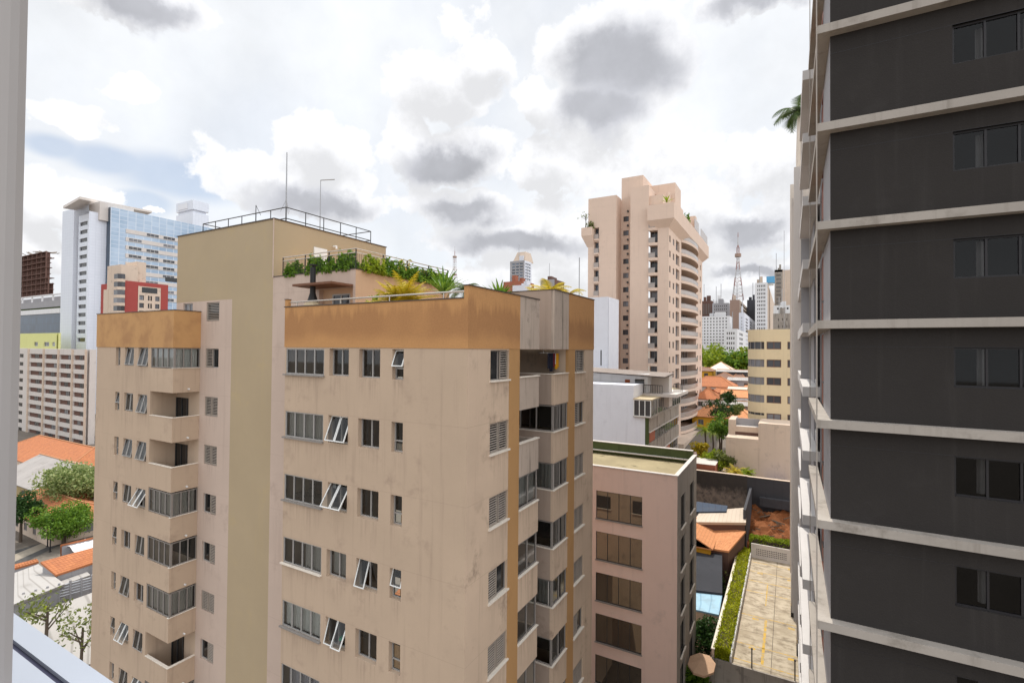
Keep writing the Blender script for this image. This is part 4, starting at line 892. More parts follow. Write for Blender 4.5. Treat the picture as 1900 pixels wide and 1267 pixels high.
p = onY(1481, 285, 61.5); palm(p.x, p.y, 24.9, 1.0, 3.0, 17, 'leaf_palm', 'dark palm leaning out high up behind the charcoal tower', None, 1.1, .9, droop=1.9)
# ------------------------------------------------------------------ buildings of the middle distance
def corner(px, D): p = onD(px, 645, D); return p.x, p.y
def zat(py, D, px=950): return onD(px, py, D).z
def ux(px, F): return F.u_of(px, 645)[0]
def block(root, pxc, D, pxl, pxr, pyt, zb, mf, ms=None, hf=(), hsd=(), name='wall', back=6, roof='roof_dark', zt=None):
    """corner block: -Y front out to pxl, +X side out to pxr; walls with holes, roof and hidden back"""
    x, y = corner(pxc, D); zt = zat(pyt, D, pxc) if zt is None else zt
    F_, S_ = Face('front', y), Face('side', x)
    u0 = ux(pxl, F_) if pxl is not None else x-back; u1 = ux(pxr, S_) if pxr is not None else y+back
    b_ = MB(); wall(b_, F_, u0, x, zb, zt, hf); b_.k = 1; wall(b_, S_, y, u1, zb, zt, hsd); b_.k = 0
    b_.face([(u0, y, zb), (u0, u1, zb), (u0, u1, zt), (u0, y, zt)]); b_.face([(u0, u1, zb), (x, u1, zb), (x, u1, zt), (u0, u1, zt)])
    b_.k = 2; b_.face([(u0, y, zt-.02), (x, y, zt-.02), (x, u1, zt-.02), (u0, u1, zt-.02)])
    b_.build(name, [mf, ms or mf, roof], root)
    return F_, S_, u0, x, y, u1, zt
def rows(zt, dz, n, h): return [(zt-dz*i-h, zt-dz*i) for i in range(n)]
def grid(cols, rws, d=.2): return [(a, b_, c, e, d) for c, e in rws for a, b_ in cols]
def even(u0, u1, n, w): s_ = (u1-u0)/n; return [(u0+s_*(i+.5)-w/2, u0+s_*(i+.5)+w/2) for i in range(n)]
def fill(root, F, holes, **kw):
    for h in holes: simple_window(root, F, h, **kw)

# lilac office block, right behind the near building
def office():
    x, y = corner(1258, 35.0); F_, S_ = Face('front', y), Face('side', x); zt = -8.85; yb = ux(1293, S_)
    o = thing('office_building', 'lilac grey office block with wide dark window bands and a mossy flat roof', 'office building', (x-4, y+4, -28))
    u0, u1 = ux(1108, F_), ux(1193, F_)
    zs = [F_.u_of(1108, yy)[1] for yy in (909.3, 961)]; dz = 3.08
    hf = [(u0, u1, zs[1]-dz*k, zs[0]-dz*k, .12) for k in range(6)]
    a0, a1, b0, b1 = ux(1264.5, S_), ux(1272.5, S_), ux(1281, S_), ux(1288.5, S_)
    hs_ = [(a0, a1, zs[1]-dz*k-.15, zs[0]-dz*k+.05, .2) for k in range(6)]+[(b0, b1, zs[1]-dz*k-.15, zs[0]-dz*k+.05, .2) for k in range(6)]
    b_ = MB(); wall(b_, F_, -20, x, -28, zt, hf); b_.face([(-20, yb, -28), (x, yb, -28), (x, yb, zt+.3), (-20, yb, zt+.3)]); b_.build('front_wall', 'wall_lilac', o)
    b_ = MB(); wall(b_, S_, y, yb, -28, zt, hs_); b_.build('side_wall', 'concrete', o)
    b_ = MB(); b_.box(-20, x-.25, y+.25, yb-.25, zt-.75, zt-.7); b_.build('roof', 'roof_moss', o)
    b_ = MB(); b_.box(-20, x-.25, yb-.25, yb-.004, zt-.7, zt+.35); b_.build('rear_parapet', 'moss_green', o)
    b_ = MB(); b_.box(x-.25, x-.004, y+.25, yb-.004, zt-.7, zt-.01); b_.box(-20, x-.004, y+.004, y+.246, zt-.7, zt-.01); b_.build('parapet', 'wall_lilac', o)
    b_ = MB(); b_.box(-20, x+.05, y-.05, y+.25, zt, zt+.07); b_.box(x-.25, x+.05, y+.253, yb+.05, zt, zt+.07); b_.box(-20, x-.253, yb-.3, yb+.05, zt+.353, zt+.41); b_.box(-20, x-.26, yb-.55, yb-.256, zt-.4, zt-.33); b_.build('coping', 'wall_offwhite', o)
    for h in hf:
        w_ = simple_window(o, F_, h, 4, 'frame_dark', 'glass_office', t_=.03)
        q_ = MB(); q_.box(-.05, h[1]-h[0]+.05, -.14, -.04, -.07, .0); sub('sill', q_, 'frame_grey', w_)
    for h in hs_:
        w_ = simple_window(o, S_, h, 2, 'frame_dark', 'glass_black')
        q_ = MB(); q_.box(-.06, h[1]-h[0]+.06, -.26, -.05, -.07, .0); sub('sill', q_, 'sill_stone', w_)
office()

# white walk-up with the decayed roof terrace
def walkup():
    x, y = corner(1205, 63.0); F_, S_ = Face('front', y), Face('side', x); ye = ux(1259, S_)
    o = thing('walk_up_building', 'white party-walled building with a glazed top floor, concrete side panels and a shabby roof room', 'building', (x-6, y+8, -20))
    xs = ux(1176, F_); xr = ux(1197.5, F_)
    b_ = MB(); b_.box(-32, xs, y, y+12, -24, zat(714, 63)); b_.build('party_wall', 'wall_bluewhite', o)
    zc0, zc1 = zat(775, 63, 1190), zat(742, 63, 1190)
    b_ = MB(); b_.box(xs+.003, xr, y+.004, y+12, -24, zc0-.003); b_.build('party_wall', 'wall_bluewhite', o)
    b_ = MB(); b_.box(xr+.003, x-.05, y, y+.3, -24, zc0-.003); b_.build('green_strip', 'moss_green', o)
    # glazed top floor
    b_ = MB(); b_.box(xs+.003, x+.35, y-.25, ye, zc0, zc0+.12); b_.build('floor_slab', 'concrete', o)
    ya = y-.2
    b_ = MB(); b_.hexa([(xs, ya-.1, zc1), (x+.4, ya-.1, zc1), (x+.4, ye, zc1), (xs, ye, zc1+.6)], [(xs, ya-.1, zc1+.1), (x+.4, ya-.1, zc1+.1), (x+.4, ye, zc1+.1), (xs, ye, zc1+.7)]); b_.build('glazed_roof', 'ceramic_beige', o)
    GF, GS = Face('front', ya), Face('side', x+.3)
    for a, c in ((xs+.05, x+.28),): simple_window(o, GF, (a, c, zc0+.12, zc1, .05), 3, 'frame_white', 'glass_far', 'glazing', .1)
    n = 6
    for i in range(n): a = ya+(ye-ya)*i/n; simple_window(o, GS, (a+.05, a+(ye-ya)/n, zc0+.12, zc1, .05), 2, 'concrete_panel' if i % 2 else 'frame_grey', 'glass_far', 'glazing', .16)
    # side facade: concrete panels alternating with window strips
    z = zc0; k = 0
    while z > -20:
        b_ = MB()
        for i in range(9): a = y+.05+(ye-y)*i/9; b_.box(x-.25, x+(.02 if i % 2 else .06), a+.03, a+(ye-y)/9-.02, z-1.75, z-.01)
        b_.build('concrete_panels', 'concrete_panel', o)
        b_ = MB(); b_.box(x-.3, x+.16, y+.05, ye, z-1.88, z-1.755); b_.build('ledge', 'wall_offwhite', o)
        for i in range(6):
            a = y+.3+(ye-y-.4)*i/6; w_ = (ye-y-.4)/6
            if (i+k) % 6 == (0 if k == 0 else 4): b_ = MB(); b_.box(x-.2, x-.02, a, a+w_-.1, z-3.2, z-1.89); b_.build('red_panel', 'brick_red', o)
            else: simple_window(o, S_, (a, a+w_-.1, z-3.2, z-1.89, .15), 2, 'frame_grey', 'glass_far')
        z -= 3.25; k += 1
    b_ = MB(); b_.box(x-1.5, x-.3, y+.31, ye, -24, zc0-.01); b_.build('wall', 'wall_grey', o)
    b_ = MB(); b_.box(xs+.003, x-.31, y+2, ye, zc0+.13, zc1-.05); b_.build('wall', 'wall_offwhite', o)
    # roof terrace room
    zr = zat(687, 68); zf = zat(722, 66)
    b_ = MB(); b_.box(-32, xs+.6, y+5, y+9, zf-2.5, zr-.35); b_.k = 1; b_.box(xs-2.6, xs-1.9, y+4.96, y+5.1, zf-.4, zr-1.2); b_.k = 2; b_.box(xs-1.2, xs+.1, y+4.97, y+5.1, zf-.8, zr-1.1); b_.build('roof_room', ['wall_white', 'wall_rust', 'glass_black'], o)
    b_ = MB(); b_.face([(-32, y+3.6, zr+.1), (xs+3.2, y+3.6, zr-.6), (xs+3.2, y+9.5, zr-.3), (-32, y+9.5, zr+.45)], [(0, 0), (14, 0), (14, 6), (0, 6)]); b_.face([(-32, y+3.6, zr-.02), (xs+3.2, y+3.6, zr-.72), (xs+3.2, y+9.5, zr-.42), (-32, y+9.5, zr+.33)]); b_.build('roof', 'sheet_brown', o)
    b_ = MB(); b_.box(xs+.61, xs+3.0, y+7, y+9, zf-2.5, zr-.6); b_.build('roof_room', 'wall_offwhite', o)
    b_ = MB(); b_.box(xs+.003, xs+4.5, y+4.5, y+13, zc1+.05, zf-.5); b_.build('terrace_base', 'wall_offwhite', o)
    for yy, x0_, x1_ in ((y+4.6, xs+.1, xs+2.6), (y+9.2, xs+3.2, xs+4.4)):
        b_ = MB()
        for zz_ in (zf-.5, zf+.6): b_.tube([(x0_, yy, zz_), (x1_, yy, zz_)], .04, 4)
        for i in range(9): xx_ = x0_+(x1_-x0_)*i/8; b_.tube([(xx_, yy, zf-.5), (xx_, yy, zf+.6)], .03, 4)
        b_.build('terrace_railing', 'rail_black', o)
walkup()
def panelwall():
    x, y = corner(1128, 84); o = thing('stair_building', 'narrow blank grey-white building with one dark slit, between the beige block and the pink tower', 'building', (x-8, y+4, -20))
    F_ = Face('front', y); sl_ = (ux(1114, F_), ux(1116.5, F_), zat(677, 84), zat(648, 84), .2)
    b_ = MB(); wall(b_, F_, x-16, x, -20, zat(549, 84), [sl_]); b_.box(x-16, x, y+.25, y+6, -20, zat(549, 84)-.01); b_.build('wall', 'wall_bluewhite', o)
    b_ = MB(); b_.box(sl_[0], sl_[1], y+.15, y+.24, sl_[2], sl_[3]); b_.build('slit_window', 'glass_black', o)
panelwall()

# pink apartment tower
def pinktower():
    D = 94.0; x, y = corner(1240, D); F_, S_ = Face('front', y), Face('side', x); fh = 2.9; zb = -20
    o = thing('apartment_tower', 'tall pink apartment tower with rounded side balconies and a stepped roof terrace', 'apartment tower', (x-8, y+18, zb))
    xl = ux(1090, F_); xa = ux(1142.3, F_); xr1 = ux(1168.3, F_); xc = ux(1202.7, F_); xd = ux(1219.5, F_); ye = ux(1302.5, S_); zt = zat(368, D, 1140); z1 = zat(389, D)
    nf = 15
    # front: left wing, recess, centre wing, balcony bay, corner wing
    b_ = MB(); x0b, x1b = ux(1101, F_), ux(1110, F_)
    lw = grid([(x0b, x1b)], rows(z1-1.6, fh, nf, 2.3), 1.2)
    wall(b_, F_, xl, xa, zb, zt+2.2, lw); b_.face([(xl, y, zb), (xl, ye, zb), (xl, ye, zt), (xl, y, zt)]); b_.build('front_wall', 'tower_pink', o)
    yr = y+3.2; FR = Face('front', yr); rx0 = ux(1155.5, FR); rx1 = ux(1165.5, FR); rv = grid([(rx0, rx1)], rows(zat(389, D+3), fh, nf+1, 1.05), .15)
    b_ = MB(); wall(b_, FR, xa-1, xr1, zb, zt+2, rv); b_.box(xa-.25, xa-.003, y+.004, yr, zb, zt+2.2); b_.box(xr1+.003, xr1+.25, y+.004, yr, zb, zt+3.2); b_.build('recess_wall', 'tower_pink', o)
    fill(o, FR, rv, n=2, fr='frame_dark', gl='glass_far')
    for i, h in enumerate(rv):
        if i % 1 == 0 and i < 12: q_ = MB(); q_.box(h[1]-.25, h[1], yr-.5, yr-.004, h[3]+.75, h[3]+1.1); q_.build('condenser', 'frame_dark', o)
    b_ = MB(); wall(b_, F_, xr1+.25, xc, zb, zt+3.2); b_.face([(xr1, y, zt+3.2), (xc, y, zt+3.2), (xc, y+6, zt+3.2), (xr1, y+6, zt+3.2)]); b_.box(xr1+.26, xc, y+5, y+6, zt, zt+3.19); b_.box(xc-.2, xc-.003, y+.01, y+6, z1, zt+3.19); b_.build('front_wall', 'tower_pink', o)
    fr_b = Face('front', y+1.3); bv = grid([(xc+.1, xd-.1)], rows(z1-.5, fh, nf, 2.2), .1)
    b_ = MB(); wall(b_, fr_b, xc, xd, zb, z1+2, bv); b_.box(xc, xd, y+3.2, y+3.4, zb, z1+2); b_.box(xd, xd+.1, y+.1, y+3.2, zb, z1+1); b_.box(xc+.003, xd-.003, y+1.45, y+1.6, zb, z1+1); b_.build('bay_wall', 'tower_pink', o)
    cw = []; b_ = MB(); wall(b_, F_, xd, x, zb, z1+1, cw)
    s1, s1b = ux(1241.2, S_), ux(1243.8, S_); s2, s2b = ux(1247.8, S_), ux(1250.6, S_); s3, s3b = ux(1253.5, S_), ux(1260, S_); c0, c1 = ux(1263.5, S_), ux(1291.5, S_)
    r_ = rows(z1-1.6, fh, nf, 1.25); sv = grid([(s1, s1b), (s2, s2b)], r_, .18); mv = grid([(s3, s3b)], rows(z1-1.2, fh, nf, 2.1), .5)
    e1, e1b, e2, e2b = ux(1293.6, S_), ux(1295.4, S_), ux(1298.4, S_), ux(1300, S_); ev = grid([(e1, e1b), (e2, e2b)], r_, .2); lo = grid([(c0, c1)], rows(z1-.55, fh, nf, 2.35), 2.2)
    wall(b_, S_, y, ye, zb, z1+1, sv+mv+ev+lo); b_.build('corner_wall', 'tower_pink', o)
    fill(o, S_, sv[:24]+ev[:24], n=1, fr='frame_grey', t_=.05); fill(o, S_, mv[:13], n=2, fr='frame_alu', gl='glass_blue')
    for h in lo[:14]: simple_window(o, S_, (h[0]+.2, h[1]-.2, h[2]+.1, h[3], 2.1), 6, 'frame_white', random.choice(['glass_far', 'glass_far', 'glass_blue']), 'balcony_window')
    for h in bv[:14]: simple_window(o, fr_b, h, 2, 'frame_grey', 'glass_far', 'balcony_window')
    for h in lw[:7]: simple_window(o, F_, (h[0], h[1], h[2], h[3], 1.1), 2, 'frame_alu', 'glass_blue', 'balcony_window', hz=1)
    for k in range(nf):
        zl = z1-.55-fh*(k+1)+.55
        if k == 0: bk = MB(); bk.box(x-3.2, x-3.0, c0-2, c1+2, zb, z1+.9); bk.box(x-3, x-.01, c1+.02, c1+.1, zb, z1+.9); bk.build('loggia_wall', 'tower_pink', o)
        bl = MB(); cyv = (c0+c1)/2; n = 12; arc = [(x+.05+1.5*math.sin(math.pi*i/n)**.7, c0+(c1-c0)*i/n) for i in range(n+1)]; poly = [(x-.3, c0)]+arc+[(x-.3, c1)]
        bl.prism(poly, zl-.62, zl-.05); bl.build('balcony', 'tower_pink', o)
        bl = MB()
        for i in range(n): a, c = arc[i], arc[i+1]; bl.face([(a[0]-.06, a[1], zl), (c[0]-.06, c[1], zl), (c[0]-.06, c[1], zl+.85), (a[0]-.06, a[1], zl+.85)])
        bl.k = 1; bl.tube([(a[0]-.06, a[1], zl+.87) for a in arc], .045, 4); bl.build('balcony_glass', ['glass_rail_far', 'frame_alu'], o)
        zl = z1-.5-fh*(k+1)+.5
        bl = MB(); bl.prism([(xc-.0, y+1.29), (xc, y-.35), (xd-.5, y-.35), (xd, y-.1), (xd, y+1.29)], zl-.55, zl); bl.build('balcony', 'tower_pink', o)
        bl = MB(); bl.box(xc+.05, xd-.45, y-.3, y-.26, zl, zl+.9); bl.k = 1; bl.box(xc, xd-.4, y-.34, y-.24, zl+.9, zl+.97); bl.build('balcony_glass', ['glass_rail_far', 'frame_alu'], o)
        if k < 9:
            zl = z1-1.6-fh*k-2.3; bl = MB(); bl.box(x0b, x1b, y-.25, y+.05, zl-.35, zl+.0); bl.build('balcony', 'tower_pink', o)
            bl = MB(); bl.box(x0b+.03, x1b-.03, y-.2, y-.16, zl, zl+.95); bl.build('balcony_glass', 'glass_rail_far', o)
    # stepped roof
    zp0, zp1 = zat(394, D), zat(377, D)
    b_ = MB(); yk = ux(1313, Face('side', x+1.2))
    b_.box(xc+.01, x+1.2, y-1.2, y+.3, zp0-1.2, zp1); b_.box(x-.3, x+1.2, y+.303, ye+3, zp0-1.2, zp1); b_.box(xc, x-.303, y+.303, ye, z1+.9, z1+1); b_.build('terrace_parapet', 'tower_pink', o)
    b_ = MB(); b_.hexa([(xc+.5, y+.2, zp0-2.8), (x-.1, y+.2, zp0-2.8), (x-.1, ye+.5, zp0-2.8), (xc+.5, ye+.5, zp0-2.8)], [(xc+.01, y-1.19, zp0-1.21), (x+1.19, y-1.19, zp0-1.21), (x+1.19, ye+2.9, zp0-1.21), (xc+.01, ye+2.9, zp0-1.21)]); b_.build('terrace_soffit', 'tower_pink', o)
    zl0, zl1 = zat(426, D), zat(404, D); xk = ux(1077, Face('front', y-1))
    b_ = MB(); b_.box(xk, x0b-.05, y-1.0, y+5, zl0+.6, zl1); b_.hexa([(xl-.2, y-.01, zl0-1.6), (x0b-.05, y-.01, zl0-1.6), (x0b-.05, y+5, zl0-1.6), (xl-.2, y+5, zl0-1.6)], [(xk, y-1, zl0+.6), (x0b-.05, y-1, zl0+.6), (x0b-.05, y+5, zl0+.6), (xk, y+5, zl0+.6)]); b_.build('terrace_parapet', 'tower_pink', o)
    zq = zat(329, D+8); pa, pb, pc = corner(1192, D+6)[0], corner(1145, D+6)[0], corner(1192, D+6)[1]
    b_ = MB(); b_.box(pb, pa, pc, pc+9, zt-1, zq); b_.box(pa+.003, pa+5.5, pc+4, pc+10, zt-1, zq-1.2); b_.build('penthouse', 'tower_pink', o)
    p2 = corner(1239, D+5); b_ = MB(); b_.box(xc+.3, p2[0], p2[1], p2[1]+16, z1, zat(352, D+5)); b_.box(xc-.2, xc+2.6, y+.5, y+3, zat(372, D), zat(355, D)); b_.build('penthouse', 'tower_pink', o)
    b_ = MB(); gy = Face('side', x+1.1)
    for a, c, zz_ in ((ux(1288, gy), ux(1296, gy), 2.6), (ux(1300, gy), ux(1312, gy), 2.2)): b_.box(x+1.05, x+1.1, a, c, zp1+.2, zp1+zz_)
    b_.build('glass_screen', 'glass_rail_far', o)
    b_ = MB(); b_.box(x-1.5, x+.9, ux(1291, gy), ux(1292, gy)+1.2, zp1, zp1+3.6); b_.build('penthouse', 'tower_pink', o)
    palm(x-.3, y-.5, zp1-.3, .6, 1.5, 14, 'leaf_lime', 'potted yellow-green plant on the roof parapet corner of the pink tower', None, .5, 1.4, 'potted_plant', 'potted plant', 1, True, .12, .5)
    bush(x+.4, ux(1268, S_), zp1-.2, 1.0, 1.4, 2.2, 'leaf_green', 'green bush above the long parapet of the pink tower', None, 250, .3)
    bush(xl+.6, y-.5, zl1-.2, 1.0, .4, 1.6, 'leaf_olive', 'low plants behind the left terrace parapet of the pink tower', None, 220, .22)
    tree(xl-.6, y, zl1-.1, 4.0, 1.6, 'leaf_olive', 'thin bare sapling on the left terrace of the pink tower', n=60, s=.16, ncl=8)
    # low base wing with pipes
    yb_ = ux(1262, S_); b_ = MB(); b_.box(x-.5, x+2.5, y+2, ye+3, zb-4, zb+2.2); b_.build('base_wing', 'wall_sand', o)
m, q, b = newmat('glass_rail_far'); b.inputs['Base Color'].default_value = (.36, .31, .28, 1); b.inputs['Roughness'].default_value = .25
pinktower()

# yellow rounded office block, beige party wall in front of it
def yellowblock():
    D = 80.5; x0, y = corner(1418, D); F_ = Face('front', y); zt = zat(607, D); zb = -12.4; x1 = 6.0; dz = 33.0/921*D
    o = thing('office_building', 'mustard-cream office block with a rounded glazed corner and paired brown windows', 'office building', (x0+3, y+4, zb))
    w0, w1 = ux(1422.5, F_), ux(1449.5, F_); zr = rows(F_.u_of(1435, 634)[1], dz, 5, .42*dz)
    hf = grid([(w0, w1)], zr, .15)+grid([(ux(1461, F_), ux(1461, F_)+2.2)], zr, .15)
    b_ = MB(); wall(b_, F_, x0, x1, zb, zt, hf); b_.face([(x0-3, y+3, zt), (x1, y+3, zt), (x1, y+12, zt), (x0-3, y+12, zt)]); b_.face([(x0, y, zt-.01), (x1, y, zt-.01), (x1, y+12, zt-.01), (x0, y+12, zt-.01)]); b_.build('front_wall', 'wall_yellow', o)
    fill(o, F_, hf, n=2, fr='wall_brown', gl='glass_far', t_=.12)
    cxn, cyn = x0, y+3.0; n = 8; arc = [(cxn-2.6*math.sin(R(90*i/n)), cyn-3.0*math.cos(R(90*i/n))) for i in range(n+1)]
    arc += [(arc[-1][0], cyn+9)]
    cuts = [(zt, zr[0][1])]+[(zr[i][0], zr[i+1][1]) for i in range(4)]+[(zr[4][0], zb+2)]
    b_ = MB()
    for a, c in cuts: b_.prism(arc+[(x0-.003, cyn+9), (x0-.003, y+.01)], c, a)
    b_.build('rounded_corner', 'wall_yellow', o)
    for i in range(5):
        b_ = MB(); sc = [(cxn+(a[0]-cxn)*.95, cyn+(a[1]-cyn)*.95) for a in arc]; b_.prism(sc+[(x0-.01, cyn+9), (x0-.01, y+.2)], zr[i][0]+.003, zr[i][1]-.003); b_.k = 1
        for a in sc[1:n+1:2]: b_.tube([(a[0], a[1], zr[i][0]), (a[0], a[1], zr[i][1])], .09, 4)
        b_.build('corner_glazing', ['glass_far', 'frame_grey'], o)
yellowblock()
def partywall():
    D = 74.5; xr, y = corner(1412, D); F_ = Face('front', y); o = thing('party_wall_house', 'sand coloured party wall house with a long brown window slot below the rounded block', 'house', (xr, y+3, -20))
    xl = ux(1347, F_); xm = ux(1410, F_); b_ = MB()
    wall(b_, F_, xm, 5, -20, zat(781, D)); b_.face([(xm, y, zat(781, D)), (5, y, zat(781, D)), (5, y+6, zat(781, D)), (xm, y+6, zat(781, D))]); b_.box(xm-.2, xm-.003, y+.01, y+6, -20, zat(782, D)); b_.build('tall_wall', 'wall_sand', o)
    b_ = MB(); wall(b_, F_, xl, xm-.21, -20, zat(812, D)); b_.box(xl, xm-.21, y+.25, y+3.8, -20, zat(813, D)); b_.build('low_wall', 'wall_sand', o)
    b_ = MB(); b_.box(xl+1.0, xm-.22, y+3.9, y+4.1, -14, zat(789, D+4)); b_.k = 1; b_.box(xl+1, xm-.22, y+3.84, y+3.89, zat(814, D+4), zat(799, D+4)); b_.k = 0; b_.box(xl, xl+1.0, y+3.8, y+9, -20, zat(777, D+4)); b_.build('terrace_wall', ['wall_sand', 'wall_brown'], o)
    b_ = MB(); b_.box(xl+1.0, xm-.22, y+5.5, y+5.7, -14, zat(774, D+5)); b_.k = 1; b_.box(xl+.9, xm-.22, y+4.2, y+5.8, zat(788, D+5), zat(787, D+5)); b_.build('parapet', ['wall_grey', 'wall_offwhite'], o)
partywall()
wall_thing('long grime-blackened retaining wall behind the dirt lot', [(-14, -5.2, 78, 78.5, -24, -17.75)], 'wall_grimy', 'retaining_wall', cap='wall_sand')
wall_thing('dark painted retaining wall behind the dirt lot, right half beside the tower', [(-5.2, 8, 78.003, 78.5, -24, -17.8)], 'wall_dark', 'retaining_wall', cap='wall_sand')
b_ = MB(); b_.box(-3.6, 1, 77.3, 77.99, -21.5, -20.3); tag(b_.build('wall_plinth', 'wall_dark'), 'dark lower step along the foot of the dark painted retaining wall', 'wall')
p = onY(1389, 960, 72); wall_thing('dark dividing wall running toward the camera between the dirt lot and the cream roof', [(p.x-.25, p.x+.05, 66.5, 77.9, -25, -19.2)], 'wall_dark', 'dividing_wall')
# excavated dirt lot
def dirt():
    b_ = MB(); nx, ny = 40, 30; x0, x1, y0, y1 = -4.9, 9, 66.3, 77.95; h = {}
    for i in range(nx+1):
        for j in range(ny+1):
            xx_, yy_ = x0+(x1-x0)*i/nx, y0+(y1-y0)*j/ny
            h[i, j] = (xx_, yy_, -24.6+2.6*(j/ny)**1.5+.5*math.sin(xx_*1.7+yy_*.6)*math.sin(yy_*1.3)+random.uniform(-.22, .22))
    for i in range(nx):
        for j in range(ny): b_.face([h[i, j], h[i+1, j], h[i+1, j+1], h[i, j+1]])
    o = b_.build('bare_earth', 'soil'); o['kind'] = 'structure'
    c_ = MB()
    for i in range(26):
        a = random.uniform(-4, 1); y_ = random.uniform(70, 77); z_ = -24.6+2.6*((y_-66.3)/11.65)**1.5+.3; l_ = random.uniform(.5, 2.0); an = random.uniform(0, 3.1)
        c_.tube([(a, y_, z_), (a+l_*math.cos(an), y_+l_*math.sin(an)*.5, z_+random.uniform(-.1, .4))], .07, 4)
    o = tag(c_.build('rubble', 'bark'), 'loose broken planks and roots scattered on the red earth of the dirt lot', 'rubble', kind='stuff')
dirt()
# ------------------------------------------------------------------ ground, hillside, streets
def sheet(name, pts, mat, kind='structure'):
    b_ = MB(); b_.face(pts); o = b_.build(name, mat); o['kind'] = kind; return o
sheet('ground', [(-3500, -600, ZG-.02), (3500, -600, ZG-.02), (3500, 5000, ZG-.02), (-3500, 5000, ZG-.02)], 'urban_ground')
def hill_z(y): return -18.9+max(0, y-95)*.052+ (max(0, y-170)*.03)
b_ = MB(); ys = list(range(78, 430, 8))
for i in range(len(ys)-1): b_.face([(-120, ys[i]+.4, hill_z(ys[i])), (160, ys[i]+.4, hill_z(ys[i])), (160, ys[i+1]+.4, hill_z(ys[i+1])), (-120, ys[i+1]+.4, hill_z(ys[i+1]))])
b_.face([(-120, 78.4, ZG), (160, 78.4, ZG), (160, 78.4, -18.9), (-120, 78.4, -18.9)]); b_.build('hillside', 'urban_ground')['kind'] = 'structure'
sheet('courtyard', [(-16, 78.6, -18.85), (6, 78.6, -18.85), (6, 92, -18.85), (-16, 92, -18.85)], 'wall_sand')
p = [onZ(a, c, -27.99) for a, c in ((-40, 1090), (40, 1045), (185, 975), (185, 935), (100, 1000), (-40, 1040))]
sheet('street', [tuple(v) for v in p], 'asphalt')
p = [onZ(a, c, -27.98) for a, c in ((-40, 1056), (95, 1000), (92, 1012), (-40, 1072))]
sheet('pavement', [tuple(v) for v in p], 'pavement')

# ------------------------------------------------------------------ roofs and houses
def gable(root, x0, x1, y0, y1, z, h, mat, along='x', over=.3, name='roof', hip=0.0):
    """two-slope (or hipped) roof over a rectangle, UV in metres, with thickness"""
    x0 -= over; x1 += over; y0 -= over; y1 += over; b_ = MB()
    def put(q_, uv): b_.face(q_, uv); b_.face([(p[0], p[1], p[2]-.12) for p in q_][::-1])
    if along == 'x':
        ym = (y0+y1)/2; L = x1-x0; sl_ = math.hypot((y1-y0)/2, h); a, c = x0+hip, x1-hip
        put([(x0, y0, z), (x1, y0, z), (c, ym, z+h), (a, ym, z+h)], [(0, 0), (L, 0), (L-hip, sl_), (hip, sl_)]); put([(x1, y1, z), (x0, y1, z), (a, ym, z+h), (c, ym, z+h)], [(0, 0), (L, 0), (L-hip, sl_), (hip, sl_)])
        for xe, xi, sgn in ((x0, a, 0), (x1, c, 1)): put([(xe, y1, z), (xe, y0, z), (xi, ym, z+h)] if not sgn else [(xe, y0, z), (xe, y1, z), (xi, ym, z+h)], [(0, 0), (y1-y0, 0), ((y1-y0)/2, math.hypot(hip, h))])
        b_.k = 1; b_.tube([(a, ym, z+h+.04), (c, ym, z+h+.04)], .12, 6)
        if hip:
            for e_, i_ in ((x0, a), (x1, c)):
                for yy in (y0, y1): b_.tube([(e_, yy, z+.04), (i_, ym, z+h+.04)], .09, 5)
    else:
        xm = (x0+x1)/2; L = y1-y0; sl_ = math.hypot((x1-x0)/2, h); a, c = y0+hip, y1-hip
        put([(x1, y0, z), (x1, y1, z), (xm, c, z+h), (xm, a, z+h)], [(0, 0), (L, 0), (L-hip, sl_), (hip, sl_)]); put([(x0, y1, z), (x0, y0, z), (xm, a, z+h), (xm, c, z+h)], [(0, 0), (L, 0), (L-hip, sl_), (hip, sl_)])
        for ye, yi, sgn in ((y0, a, 0), (y1, c, 1)): put([(x0, ye, z), (x1, ye, z), (xm, yi, z+h)] if not sgn else [(x1, ye, z), (x0, ye, z), (xm, yi, z+h)], [(0, 0), (x1-x0, 0), ((x1-x0)/2, math.hypot(hip, h))])
        b_.k = 1; b_.tube([(xm, a, z+h+.04), (xm, c, z+h+.04)], .12, 6)
        if hip:
            for e_, i_ in ((y0, a), (y1, c)):
                for xx_ in (x0, x1): b_.tube([(xx_, e_, z+.04), (xm, i_, z+h+.04)], .09, 5)
    return b_.build(name, [mat, 'tiles_ridge'], root)
